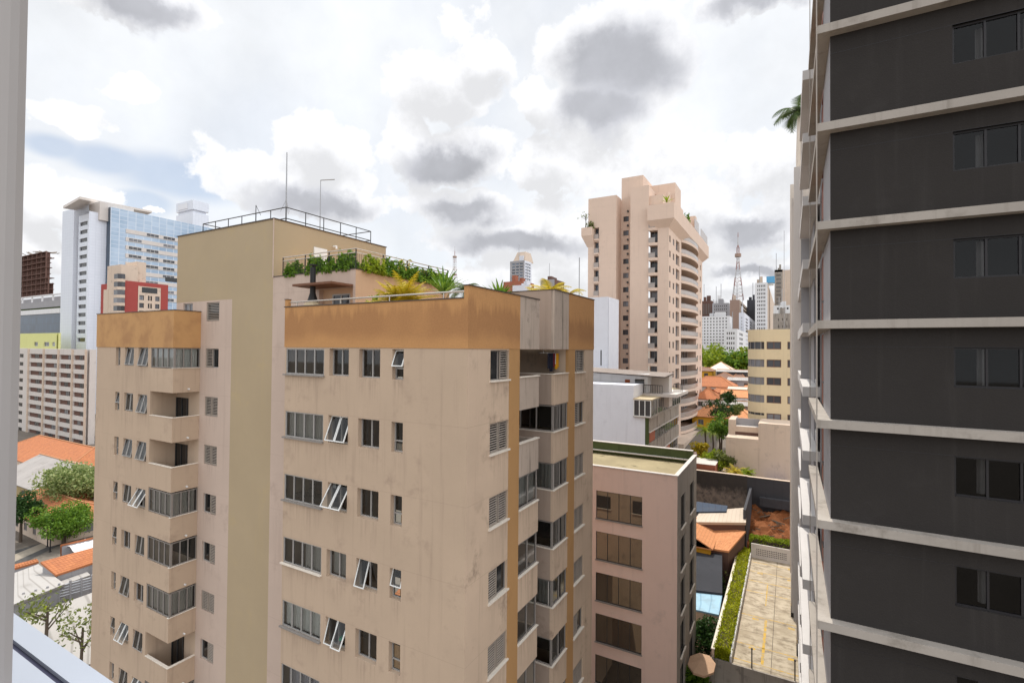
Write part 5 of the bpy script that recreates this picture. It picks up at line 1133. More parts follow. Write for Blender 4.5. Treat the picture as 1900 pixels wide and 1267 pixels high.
def house(label, x0, x1, y0, y1, zb, z, h, wmat, rmat, along='x', hip=1.5, win_=True, cat='house'):
    if x0 > x1: x0, x1 = x1, x0
    o = thing('house', label, cat, ((x0+x1)/2, (y0+y1)/2, zb)); F_, S_ = Face('front', y0), Face('side', x1); hf = hs_ = []
    if win_:
        zz = [(z-1.9, z-.7)]; hf = grid(even(x0+.4, x1-.4, max(1, int((x1-x0)/3)), 1.2), zz, .15); hs_ = grid(even(y0+.4, y1-.4, max(1, int((y1-y0)/3)), 1.2), zz, .15)
    b_ = MB(); wall(b_, F_, x0, x1, zb, z, hf); wall(b_, S_, y0, y1, zb, z, hs_); b_.face([(x0, y0, zb), (x0, y1, zb), (x0, y1, z), (x0, y0, z)]); b_.face([(x0, y1, zb), (x1, y1, zb), (x1, y1, z), (x0, y1, z)])
    if hip == 0 and along == 'y': xm = (x0+x1)/2; [b_.face([(x0, yy, z), (x1, yy, z), (xm, yy, z+h)]) for yy in (y0+.01, y1)]
    if hip == 0 and along == 'x': ym = (y0+y1)/2; [b_.face([(xx_, y0, z), (xx_, y1, z), (xx_, ym, z+h)]) for xx_ in (x0, x1-.01)]
    b_.build('wall', wmat, o); fill(o, F_, hf, n=2, fr='frame_grey'); fill(o, S_, hs_, n=2, fr='frame_grey'); gable(o, x0, x1, y0, y1, z, h, rmat, along, hip=hip); return o
def lean(label, q_, th, mat, name='shed_roof', cat='roof', posts=True, zb=-28.0, legs='wall_grey'):
    """monopitch roof over four corner points (front-left, front-right, back-right, back-left) on walls"""
    q_ = [Vector(p) for p in q_]; w_ = (q_[1]-q_[0]).length; l_ = (q_[3]-q_[0]).length
    c = sum(q_, Vector())/4; o = thing(name, label, cat, (c.x, c.y, zb)); b_ = MB()
    b_.face(q_, [(0, 0), (w_, 0), (w_, l_), (0, l_)]); b_.face([p-Vector((0, 0, th)) for p in q_][::-1])
    for i in range(4): a, d = q_[i], q_[(i+1) % 4]; b_.face([a-Vector((0, 0, th)), d-Vector((0, 0, th)), d, a])
    b_.build('roof', mat, o)
    if posts:
        b_ = MB(); k = [c+(p-c)*.94 for p in q_]
        for i in range(4): a, d = k[i], k[(i+1) % 4]; b_.face([(a.x, a.y, zb), (d.x, d.y, zb), (d.x, d.y, d.z-th-.01), (a.x, a.y, a.z-th-.01)])
        b_.build('wall', legs, o)
    return o
def Q(pts): return [onZ(px, py, z) for px, py, z in pts]
# lower left corner of the view
lean('white striped sheet roof with a raised edge, next to the window sill', Q([(22, 1122, -24.6), (120, 1083, -24.6), (71, 1046, -24.3), (22, 1064, -24.3)]), .25, 'sheet_white')
lean('orange tile roof with a dark gutter beyond the white striped sheet roof', Q([(104, 1066, -24.3), (200, 1034, -24.3), (200, 1008, -23.2), (75, 1042, -23.2)]), .2, 'tiles_orange')
lean('long orange tile strip roof by the street, left end near the window jamb', Q([(-20, 1067, -24.2), (72, 1041, -24.2), (68, 1036, -23.9), (-20, 1058, -23.9)]), .2, 'tiles_orange')
lean('orange tiled hip roof with a white tarpaulin by the street', Q([(112, 1030, -24.4), (200, 1004, -24.4), (200, 990, -23.0), (112, 1010, -23.0)]), .2, 'tiles_orange')
lean('narrow white sheet roof below the orange tiles', Q([(95, 1092, -25.2), (168, 1066, -25.2), (161, 1060, -25.1), (85, 1088, -25.1)]), .2, 'sheet_white')
lean('wide pale ribbed roof low down beside the beige block', Q([(60, 1260, -26.0), (190, 1225, -26.0), (190, 1092, -25.6), (30, 1150, -25.6)]), .25, 'sheet_pale')
def slat_fence():
    a, c = onZ(20, 1124, -25.4), onZ(190, 1078, -25.4); o = thing('slatted_fence', 'grey slatted fence with vertical posts between the sheet roofs', 'fence', tuple(a)); b_ = MB()
    for k in range(5): z_ = -25.8+k*.28; b_.tube([(a.x, a.y, z_), (c.x, c.y, z_)], .07, 4)
    b_.build('slats', 'galvanised', o)
    for i in range(9): p_ = a.lerp(c, i/8); b_ = MB(); b_.box(p_.x-.08, p_.x+.08, p_.y-.08, p_.y+.08, -28, -24.4); b_.build('post', 'wall_grey', o)
slat_fence()
p = onZ(150, 1012, -23.6); leaves_pos = [(p.x, p.y, p.z)]
b_ = MB(); n = 10; tp_ = {}
for i in range(n+1):
    for j in range(n+1): tp_[i, j] = (p.x+(i/n-.5)*4, p.y+(j/n-.5)*2.4, p.z+.0+.14*math.sin(i*1.3+j)*math.cos(j*1.1)+.3*math.sin(math.pi*i/n))
for i in range(n):
    for j in range(n): b_.face([tp_[i, j], tp_[i+1, j], tp_[i+1, j+1], tp_[i, j+1]])
tag(b_.build('tarpaulin', 'cloth_white', smooth=True), 'crumpled white tarpaulin lying on the orange tiled hip roof', 'tarpaulin')
def hpx(label, px0, px1, Dn, depth, zb, py_e, h, wm, rm, along='x', hip=1.5, **k):
    a = onD(px0, 640, Dn); c = onD(px1, 640, Dn); F_ = Face('front', (a.y+c.y)/2); x0, x1 = ux(px0, F_), ux(px1, F_); z = onD((px0+px1)/2, py_e, Dn).z
    return house(label, x0, x1, F_.c, F_.c+depth, zb, z, h, wm, rm, along, hip, **k)
# left side street houses (front px range, distance, depth, eave px)
hpx('low house with a sunlit orange hip roof right behind the round green street tree', 0, 100, 74, 9, -28, 958, 2.0, 'wall_sand', 'tiles_orange', 'x', 3.5)
hpx('yellowed house with a grimy gable end and grey sheet roof', 0, 72, 86, 12, -28, 897, 3.0, 'wall_mould', 'sheet_grey', 'x', 0.0)
hpx('house with an orange hip roof directly in front of the white balcony slab', -10, 120, 108, 14, -28, 858, 3.4, 'wall_sand', 'tiles_orange', 'x', 5.0)
hpx('small white house with an orange roof half hidden by the pale green tree', 84, 128, 80, 7, -28, 925, 1.6, 'wall_white', 'tiles_orange', 'x', 1.5)
hpx('white house with a dark window at the edge of the beige block', 153, 185, 112, 8, -28, 843, 1.4, 'wall_white', 'tiles_brown', 'x', 1.5)
def lp(px, py, z): v = onZ(px, py, z); return v.x, v.y
x, y = lp(118, 1008, -28); tree(x, y, -28, 6.0, 4.0, 'leaf_green', 'round bright green street tree at the lower left', 'street trees at the left', 9000, .17, 34, zsq=.62)
x, y = lp(38, 1005, -28); tree(x, y, -28, 7.0, 3.0, 'leaf_dark', 'dark green tree right against the window jamb', 'street trees at the left', 5000, .18, 20)
x, y = lp(152, 962, -28); tree(x, y, -28, 9.6, 5.2, 'leaf_mixed', 'wide pale green tree in blossom against the beige block', 'street trees at the left', 9000, .22, 40, zsq=.7)
x, y = lp(125, 950, -28); tree(x, y, -28, 7.6, 3.6, 'leaf_green', 'darker leafy tree left of the blossoming one', 'street trees at the left', 2600, .22, 20)
x, y = lp(85, 1175, -25); tree(x, y, -28, 7.2, 2.6, 'leaf_olive', 'thin sparse tree over the pale ribbed roof, left of the window sill edge', None, 420, .16, 18)
x, y = lp(150, 1215, -25); tree(x, y, -28, 6.8, 2.2, 'leaf_olive', 'sparse leafy branches over the pale ribbed roof next to the beige block', None, 420, .16, 14)
x, y = lp(60, 1140, -26); bush(x, y, -28, 3.0, 1.2, 2.6, 'leaf_lime', 'yellow-green bush along the slatted fence', None, 900, .2)
def car(x, y, zb, ang, mat, label):
    o = thing('parked_car', label, 'car', (x, y, zb), 'cars parked along the street'); o.rotation_euler.z = ang
    prof = [(-2.0, .35), (-2.05, .8), (-1.7, .95), (-1.1, 1.0), (-.6, 1.45), (.7, 1.45), (1.3, 1.0), (2.0, .85), (2.05, .35)]; b_ = MB(); n = len(prof)
    for i in range(n): a, c = prof[i], prof[(i+1) % n]; wa = .62 if a[1] > 1.2 else .85; wc = .62 if c[1] > 1.2 else .85; b_.face([(a[0], -wa, a[1]), (c[0], -wc, c[1]), (c[0], wc, c[1]), (a[0], wa, a[1])])
    for sg in (-1, 1): b_.face([(p_[0], sg*.85, p_[1]) for p_ in prof[:4]+prof[6:]]); b_.face([(-1.1, sg*.85, 1.0), (1.3, sg*.85, 1.0), (.7, sg*.62, 1.45), (-.6, sg*.62, 1.45)])
    sub('body', b_, mat, o)
    b_ = MB()
    for sg in (-1, 1): b_.face([(-.95, sg*.835, 1.04), (1.1, sg*.835, 1.04), (.62, sg*.66, 1.40), (-.55, sg*.66, 1.40)])
    b_.face([(-1.12, -.74, 1.03), (-1.12, .74, 1.03), (-.68, .6, 1.41), (-.68, -.6, 1.41)]); b_.face([(1.3, -.74, 1.03), (1.3, .74, 1.03), (.78, .6, 1.41), (.78, -.6, 1.41)]); sub('car_windows', b_, 'glass_black', o)
    for sx in (-1.25, 1.3):
        for sy in (-.8, .8): b_ = MB(); b_.tube([(sx, sy-.1, .32), (sx, sy+.1, .32)], .32, 12); sub('wheel', b_, 'tyre_rubber', o)
x, y = lp(152, 984, -28); car(x, y, -28, .25, 'car_grey', 'silver grey car parked under the round green tree by the beige block')
x, y = lp(170, 962, -28); car(x, y, -28, .25, 'car_white', 'white car parked just behind the silver one, half hidden by the beige block')

lean('orange tiled outbuilding hidden behind the beige block, mirrored in the lilac office windows', [(-27, 29.0, -19.5), (-13.4, 29.0, -19.5), (-13.4, 34.0, -17.8), (-27, 34.0, -17.8)], .2, 'tiles_orange', 'outbuilding', 'building', legs='wall_sand')
for px, py, lb in ((88, 1012, 'slim dark pole at the street corner, left of its twin'), (93, 1022, 'slim dark pole at the street corner beside the tiled hip roof')):
    v = onZ(px, py, -27.9); b_ = MB(); b_.tube([(v.x, v.y, -28), (v.x, v.y, -24.6)], .07, 6); b_.box(v.x-.12, v.x+.12, v.y-.12, v.y+.12, -28, -27.9); tag(b_.build('street_pole', 'rail_black'), lb, 'pole', 'street poles')
# right middle: low yard left of the car park
yz = -20.3
lean('cream sheet roof in front of the grime-blackened retaining wall', Q([(1285, 968, yz), (1384, 969, yz), (1386, 941, yz), (1300, 948, yz)]), .3, 'sheet_cream', legs='wall_brown')
lean('dark blue sheet roof between the lilac office and the cream roof', Q([(1280, 949, yz+.2), (1348, 948, yz+.2), (1350, 938, yz+.2), (1280, 928, yz+.2)]), .2, 'sheet_navy')
o = house('ochre house with bright orange tiles and white shutters beside the lilac office', -13.2, -7.55, 58.5, 63.8, -28, -21.6, 1.6, 'wall_mustard', 'tiles_peach', 'y', 0.0, win_=False)
F_ = Face('front', 58.5)
for uq in (-8.9,):
    b_ = MB(); b_.box(uq-.35, uq+.35, 58.44, 58.5, -24.2, -22.6); b_.k = 1; b_.box(uq-.75, uq-.38, 58.42, 58.49, -24.2, -22.6); b_.box(uq+.38, uq+.75, 58.42, 58.49, -24.2, -22.6); b_.build('window', ['glass_far', 'frame_white'], o)
lean('flat peach tiled roof edged in grey beside the ochre house', Q([(1314, 1016, -21.8), (1352, 1022, -21.8), (1384, 985, -21.2), (1330, 976, -21.2)]), .2, 'tiles_peach', legs='wall_brown')
lean('black flat yard roof left of the hedge', Q([(1270, 1092, -22.7), (1340, 1100, -22.7), (1340, 1027, -22.3), (1270, 1020, -22.3)]), .2, 'roof_dark', legs='wall_dark')
lean('light blue corrugated roof below the black yard roof', Q([(1280, 1128, -23.1), (1334, 1140, -23.1), (1340, 1104, -22.9), (1280, 1094, -22.9)]), .15, 'sheet_blue', legs='wall_sand')
p = onZ(1302, 1226, -23.5); b_ = MB(); oc = [(p.x+1.0*math.cos(R(22.5+45*i)), p.y+1.5*math.sin(R(22.5+45*i))) for i in range(8)]
o = thing('awning', 'tan eight-sided awning at the corner of the car park wall', 'awning', (p.x, p.y, -28))
for i in range(8): a, c = oc[i], oc[(i+1) % 8]; b_.face([(a[0], a[1], -23.7), (c[0], c[1], -23.7), (p.x, p.y, -23.35)]); b_.face([(a[0], a[1], -23.7), (c[0], c[1], -23.7), (c[0], c[1], -23.85), (a[0], a[1], -23.85)])
b_.build('canopy', 'tarp_tan', o); b_ = MB(); b_.tube([(p.x, p.y, -28), (p.x, p.y, -23.4)], .06); b_.build('post', 'rail_black', o)
gy_ = 'greenery in the yard left of the car park'
for i, (px, py, z_, h_, r_, mt, lb) in enumerate(((1312, 1200, -28, 5.2, 1.9, 'leaf_dark', 'dark leafy tree between the light blue roof and the tan awning'), (1292, 1262, -28, 4.0, 1.4, 'leaf_green', 'small bright tree below the tan awning'))):
    v = onZ(px, py, -25); tree(v.x, v.y, z_, h_, r_, mt, lb, gy_, 2200, .15, 16)
for px, py, s_, lb in ((1372, 1005, 1.3, 'leafy climber at the far end of the outer hedge wall'), (1350, 1060, 1.2, 'leafy shrub hanging beside the outer hedge wall, left of its middle'), (1335, 1085, .9, 'leafy shrub over the black yard roof'), (1345, 1030, 1.4, 'dense shrub below the peach roof')):
    v = onZ(px, py, -24.3); bush(v.x-.2, v.y, -27, s_, s_*1.8, 3.4, 'leaf_olive' if s_ > 1 else 'leaf_dark', lb, gy_, 1500, .15)
# behind the retaining wall
wall_thing('flat brown roofed shed with pale rim at the left end of the retaining wall', [(-14.5, -9.6, 79.2, 83.5, -19, -17.0)], 'brick_red', 'shed', 'shed', cap='wall_offwhite')
sheet('sports_court', [(-3.2, 79.4, -18.83), (-.2, 79.4, -18.83), (-.2, 83.2, -18.83), (-3.2, 83.2, -18.83)], 'court_blue')
gp = 'palms and shrubs behind the retaining wall'
for px, py, D, tr, L, nf, mt, lb in ((1452, 888, 75, 1.6, 2.4, 22, 'leaf_green', 'broad green palm beside the blue court'), (1362, 884, 74, .9, 1.7, 18, 'leaf_yellow', 'yellow bushy palm right behind the retaining wall coping'), (1384, 884, 74, .8, 1.5, 16, 'leaf_lime', 'lime bushy palm left of the blue court'),
        (1308, 858, 88, 5.5, 2.6, 20, 'leaf_lime', 'tall slim palm at the foot of the pink tower'), (1322, 852, 91, 5.0, 2.4, 20, 'leaf_lime', 'second slim palm among the trees by the pink tower'), (1334, 850, 86, 4.6, 2.4, 18, 'leaf_green', 'third palm nearest the sand coloured party wall')):
    v = onD(px, py, D); palm(v.x, v.y, -18.9 if D < 80 else v.z, tr, L, nf, mt, lb, gp, .55, 1.2, stems=2 if tr < 1 else 1)
for px, py, D, h_, r_, mt, lb in ((1328, 872, 78, 3.2, 2.3, 'leaf_lime', 'round lime green bush above the retaining wall'), (1345, 868, 77, 2.6, 1.6, 'leaf_olive', 'olive bush next to the round lime one'), (1301, 850, 82, 3.0, 1.8, 'leaf_yellow', 'yellowish bush at the foot of the pink tower'), (1334, 792, 96, 6.0, 3.0, 'leaf_dark', 'dark round tree behind the palms'), (1350, 750, 112, 3.6, 2.2, 'leaf_dark', 'small dark tree between the orange roofs'), (1366, 768, 104, 2.6, 2.0, 'leaf_olive', 'low scrubby tree on the roof edge above the party wall'), (1338, 838, 84, 6.4, 2.6, 'leaf_green', 'leafy tree behind the palm trunks')):
    v = onD(px, py, D); tree(v.x, v.y, v.z, h_, r_, mt, lb, gp, 1500, .2, 14)
v = onD(1326, 835, 84); car(v.x, v.y, -18.85, 1.4, 'glass_black', 'dark car parked under the palms at the foot of the pink tower')
# houses climbing the hill
HL = [('mustard house with a broad peach roof, nearest the palms', 1285, 1395, 112, 9, 775, 2.2, 'wall_mustard', 'tiles_peach', 'x', 3), ('white house with an orange hip roof and dark porch', 1285, 1337, 124, 8, 740, 2.6, 'wall_white', 'tiles_orange', 'x', 4),
      ('long white walled house with a low orange roof', 1338, 1398, 122, 7, 737, 1.5, 'wall_white', 'tiles_peach', 'x', 0), ('house with an orange roof and pale ridge lines above the porch house', 1280, 1362, 138, 9, 717, 2.6, 'wall_offwhite', 'tiles_orange', 'x', 4),
      ('house with a brown tiled hip roof on the slope', 1310, 1375, 150, 9, 708, 2.6, 'wall_sand', 'tiles_brown', 'x', 5), ('grey house with a flat pale roof right of the brown one', 1350, 1398, 146, 9, 706, .8, 'wall_grey', 'sheet_grey', 'x', 0),
      ('mustard house high on the slope under the trees', 1280, 1322, 165, 8, 688, 1.0, 'wall_mustard', 'tiles_brown', 'x', 2), ('pale pyramid roofed house high on the slope', 1310, 1360, 170, 10, 688, 3.0, 'wall_offwhite', 'sheet_cream', 'x', 4.5), ('small red roofed house beside the rounded office block', 1382, 1400, 140, 6, 722, .8, 'brick_red', 'tiles_peach', 'x', 0)]
HL += [('grey shed with a corrugated roof between the mustard house and the party wall', 1340, 1392, 118, 5, 752, .8, 'wall_grimy_grey', 'sheet_grey', 'x', 0), ('cream flat house behind the long white walled house', 1352, 1384, 128, 5, 722, .5, 'wall_yellow', 'sheet_cream', 'x', 0),
      ('dark grey walled lot house under the crest trees', 1330, 1398, 158, 5, 690, .6, 'wall_dark', 'sheet_grey', 'x', 0), ('tiny house with a brown roof right of the pyramid roof', 1362, 1380, 156, 5, 699, 1.2, 'wall_offwhite', 'tiles_brown', 'x', 1.2),
      ('low house with a weathered orange roof right below the brown tiled one', 1322, 1352, 132, 5, 728, 1.0, 'wall_sand', 'tiles_orange', 'x', 1.2), ('white garage with a pale sheet roof beside the porch house', 1300, 1322, 117, 4, 762, .5, 'wall_white', 'sheet_white', 'x', 0)]
for lb, a, c, D, dp, pe, h_, wm, rm, al, hp_ in HL: hpx(lb, a, c, D, dp, hill_z(D*1.1)-3, pe, h_, wm, rm, al, hp_)
gt = 'trees on the crest of the hill'
for px, pb, D, h_, r_, mt, lb in ((1312, 690, 190, 11, 7.0, 'leaf_lime', 'leftmost crest tree, lime green against the pink tower'), (1330, 690, 200, 10, 6.5, 'leaf_green', 'green crest tree in front of the dotted white block'), (1352, 692, 195, 8, 6.0, 'leaf_olive', 'olive crest tree in the middle of the row'), (1366, 690, 188, 9, 6.0, 'leaf_green', 'green crest tree left of the rightmost pair'), (1382, 690, 185, 9, 6.5, 'leaf_lime', 'lime crest tree second from the right'), (1394, 692, 182, 9, 6.0, 'leaf_green', 'rightmost crest tree beside the rounded office block')):
    v = onD(px, pb, D); tree(v.x, v.y, v.z, h_, r_, mt, lb, gt, 1800, .6, 18)

# ------------------------------------------------------------------ far left
def whiteblock():
    D = 140; x, y = corner(163, D); F_ = Face('front', y); zb = -30; zt = zat(648, D, 120); fh = 17.55/921*D
    o = thing('apartment_building', 'white apartment slab with brown banded balconies and vertical ribs at the far left', 'apartment building', (x-10, y+5, zb))
    xs = [ux(v, F_) for v in (54.5, 82.5, 110, 136, 161)]; rw = rows(F_.u_of(110, 658)[1], fh, 11, fh*.52); hf = []
    for i in range(4): hf += grid([(xs[i]+.35, xs[i+1]-.35)], rw, .42)
    hl = grid([(ux(37, F_), ux(44, F_))], [(a+.1, c-.1) for a, c in rw], .2)
    b_ = MB(); wall(b_, F_, ux(20, F_), x, zb, zt, hf+hl); b_.box(ux(20, F_), x, y+.5, y+2.0, zb, zt-.01); b_.build('wall', 'wall_offwhite', o)
    b_ = MB()
    for h in hf: b_.face([F_.pt(h[0], h[2], .4), F_.pt(h[1], h[2], .4), F_.pt(h[1], h[3], .4), F_.pt(h[0], h[3], .4)])
    b_.build('balcony_back', 'wall_brown', o)
    for i, h in enumerate(hf):
        w_ = (h[1]-h[0])*.28; c = h[0]+(h[1]-h[0])*(.3+.35*((i*7) % 5)/5); simple_window(o, F_, (c, c+w_, h[2]+.1, h[3]-.1, .40), 2, 'frame_dark', 'glass_far')
    fill(o, F_, hl, n=2, fr='frame_dark', gl='glass_black')
    b_ = MB()
    for v in xs: b_.box(v-.3, v+.3, y-.35, y-.004, zb, zt)
    b_.build('rib', 'wall_sand', o)
    b_ = MB(); b_.box(ux(20, F_), xs[0]-.31, y-.06, y-.004, zb, zt-3); 
    for a, c in rw: b_.k = 0
    o2 = thing('office_building', 'lime painted low building behind the white apartment slab', 'building', (x-25, y+40, zb)); D2 = 190; x2, y2 = corner(105, D2); F2 = Face('front', y2); z2 = zat(625, D2)
    h2 = grid([(ux(a, F2), ux(c, F2)) for a, c in ((32, 37), (63, 70), (81, 91), (96, 102))], [(zat(650, D2), zat(642, D2))], .3)
    b_ = MB(); wall(b_, F2, ux(10, F2), x2, zb, z2, h2); b_.box(ux(10, F2), x2, y2+.5, y2+1.2, zb, z2-.01); b_.build('wall', 'wall_lime', o2); fill(o2, F2, h2, n=3, fr='frame_white')
    # concrete and glass podium block with a building site on top
    D3 = 240; x3, y3 = corner(111, D3); F3 = Face('front', y3); xa = ux(0, F3); o3 = thing('podium_building', 'dark glass podium block with a white rim and planted ledge at the far left', 'building', (x3-10, y3, zb))
    b_ = MB(); b_.box(xa, x3, y3, y3+20, zb, zat(588, D3)); b_.build('curtain_wall', 'curtain_dark', o3)
    b_ = MB(); b_.box(xa, x3+.5, y3-.6, y3+20, zat(588, D3)+.003, zat(579, D3)); b_.build('rim', 'wall_white', o3)
    b_ = MB(); b_.box(xa, x3, y3+1, y3+20, zat(579, D3), zat(575, D3)); b_.build('planted_ledge', 'moss_green', o3)
    b_ = MB(); b_.box(xa, x3+.3, y3+.5, y3+20, zat(575, D3)+.003, zat(563, D3)); b_.box(xa, x3, y3+4, y3+20, zat(563, D3), zat(553, D3)); b_.build('terrace', 'wall_grey', o3)
    b_ = MB()
    for i in range(7): c = xa+(x3-xa)*i/6; b_.box(c-.3, c+.3, y3+1, y3+1.6, zat(563, D3), zat(552, D3))
    b_.box(xa, x3, y3+.9, y3+2, zat(552, D3), zat(550, D3)); b_.build('pergola', 'wall_white', o3)
    D4 = 320; o4 = thing('building_site', 'unfinished rust brown tower with open floors and loose formwork on top', 'building site', (*corner(80, D4), zb)); x4, y4 = corner(80, D4); F4 = Face('front', y4); xa4 = ux(15, F4)
    zt4, fl = zat(474, D4), 10.0/921*D4; b_ = MB(); k = 0; z_ = zt4
    while z_ > zat(556, D4): b_.box(xa4, x4+(4.5 if k > 4 else random.uniform(-2, .8)), y4+random.uniform(-.4, .4), y4+3.4, z_-.4, z_); z_ -= fl*random.uniform(.9, 1.1); k += 1
    b_.build('floor_slab', 'wall_brown', o4); b_ = MB()
    for i in range(9): c = xa4+(x4-xa4)*i/8; b_.box(c-.35, c+.35, y4+.3, y4+1, zat(556, D4), zt4)
    b_.box(x4+3.9, x4+4.4, y4+.3, y4+1, zat(552, D4), zat(520, D4)); b_.build('pillar', 'wall_brown', o4)
    b_ = MB(); b_.box(xa4, x4-1.5, y4+2, y4+3, zat(553, D4), zt4-.5); b_.box(xa4, x4+3.5, y4+3.003, y4+3.3, zat(553, D4), zat(532, D4)); b_.build('core_wall', 'wall_brown', o4)
    b_ = MB()
    for i in range(26): a = random.uniform(xa4, x4); zz_ = zt4+random.uniform(0, 5)*(1-(a-xa4)/(x4-xa4+3)); b_.tube([(a-random.uniform(1, 5), y4+random.uniform(0, 8), zz_), (a+random.uniform(1, 5), y4+random.uniform(0, 8), zz_+random.uniform(-.6, .6))], .25, 4)
    b_.build('formwork', 'concrete_panel', o4); b_ = MB(); b_.tube([(x4-10, y4+2, zat(486, D4)), (x4+7, y4+2, zat(487.5, D4))], .4, 5); b_.tube([(x4-2, y4+2, zat(550, D4)), (x4-2, y4+2, zat(486, D4))], .4, 4); b_.build('crane_boom', 'wall_brown', o4)
whiteblock()
def hospital():
    D = 200; x, y = corner(160, D); F_, S_ = Face('front', y), Face('side', x); zb = -30
    o = thing('hospital_tower', 'white tiled tower with a blue glass side and a big slanted roof canopy', 'tower', (x-5, y+20, zb)); xl = ux(141, F_); y1 = ux(193, S_); zt = zat(396, D, 160); fh = 15.6/921*D
    hf = grid([(xl+1.0, x-1.2)], rows(F_.u_of(150, 413)[1], fh, 15, 1.6), .5)
    b_ = MB(); wall(b_, F_, xl, x, zb, zt, hf); wall(b_, S_, y, y1, zb, zt+1); b_.box(xl, x-.01, y+1.5, y1, zb, zt); b_.build('stair_shaft', 'tile_white', o); fill(o, F_, hf, n=3, fr='frame_grey', gl='glass_black')
    xr = ux(137.5, F_); xa = ux(116, F_)
    b_ = MB(); b_.box(xa, xr, y-1, y+14, zb, zat(388, D)); b_.build('end_slab', 'tile_white', o); b_ = MB(); b_.box(xr+.003, xl-.003, y+1.2, y+12, zb, zat(412, D)); b_.build('recess', 'wall_grey', o)
    g_ = onY(203, 500, y1); xg = g_.x; GF, GS = Face('front', y1), Face('side', xg); zg = zat(401, D*1.09, 203); ye = ux(420, GS)
    b_ = MB(); b_.face([(x, y1, zb), (xg, y1, zb), (xg, y1, zg), (x, y1, zg)]); b_.build('glass_end', 'curtain_dark', o)
    b_ = MB(); b_.face([(xg, y1, zb), (xg, ye, zb), (xg, ye, zg), (xg, y1, zg)]); b_.face([(x-20, y1, zg), (xg, y1, zg), (xg, ye, zg), (x-20, ye, zg)]); b_.build('glass_side', 'curtain_blue', o)
    u0 = ux(229, GS)
    for k in range(9):
        z_ = zat(436, D*1.1, 229)-fh*1.02*k; b_ = MB(); b_.box(xg-.5, xg+.25, u0, ye-2, z_-1.7, z_); b_.build('window_band', 'wall_offwhite', o)
        for i in range(6):
            if (i*5+k*3) % 4 == 0: continue
            a = u0+1+(ye-u0-4)*i/6; simple_window(o, Face('side', xg+.27), (a, a+(ye-u0)/9, z_-1.5, z_-.2, .04), 3, 'frame_white', 'glass_far')
    # roof canopy
    p0, p1, p2 = onD(117, 387, D*.97), onD(148, 369.5, D*.97), onD(282, 395, D*1.42); p3 = p0+(p2-p1)*.95; up = Vector((0, 0, 1.0))
    b_ = MB(); b_.hexa([p0, p1, p2, p3], [p0+up, p1+up, p2+up, p3+up]); b_.build('canopy', 'wall_offwhite', o)
    b_ = MB(); zt_ = p1.z-6; b_.box(xl+1, xg-2, y+3, ye-40, zt-2, zt+5.5); b_.build('plant_room', 'wall_offwhite', o)
    b_ = MB(); q0, q1 = onD(268, 402, D*1.38), onD(352, 420.5, D*1.85); sd_ = Vector((-9, 0, 0)); b_.hexa([q0, q1, q1+sd_, q0+sd_], [q0+up, q1+up, q1+sd_+up, q0+sd_+up]); b_.build('canopy', 'wall_sand', o)
    D5 = 330; x5, y5 = corner(353, D5); b_ = MB(); F5, S5 = Face('front', y5), Face('side', x5); xa5, yb5 = ux(322, F5), ux(383, S5); zt5 = zat(376, D5)
    b_.box(xa5, x5, y5, yb5, zb, zat(399, D5)); b_.box(xa5+1, x5-1.5, y5+1, yb5-1, zat(399, D5), zat(393, D5)); b_.box(xa5, x5, y5, yb5, zat(393, D5)+.003, zt5); b_.build('lift_tower', 'tile_white', o)
    b_ = MB(); b_.box(xa5+3, x5-6, y5-.3, y5-.05, zat(390, D5), zat(379, D5)); b_.build('faded_sign', 'lead_white', o)
hospital()
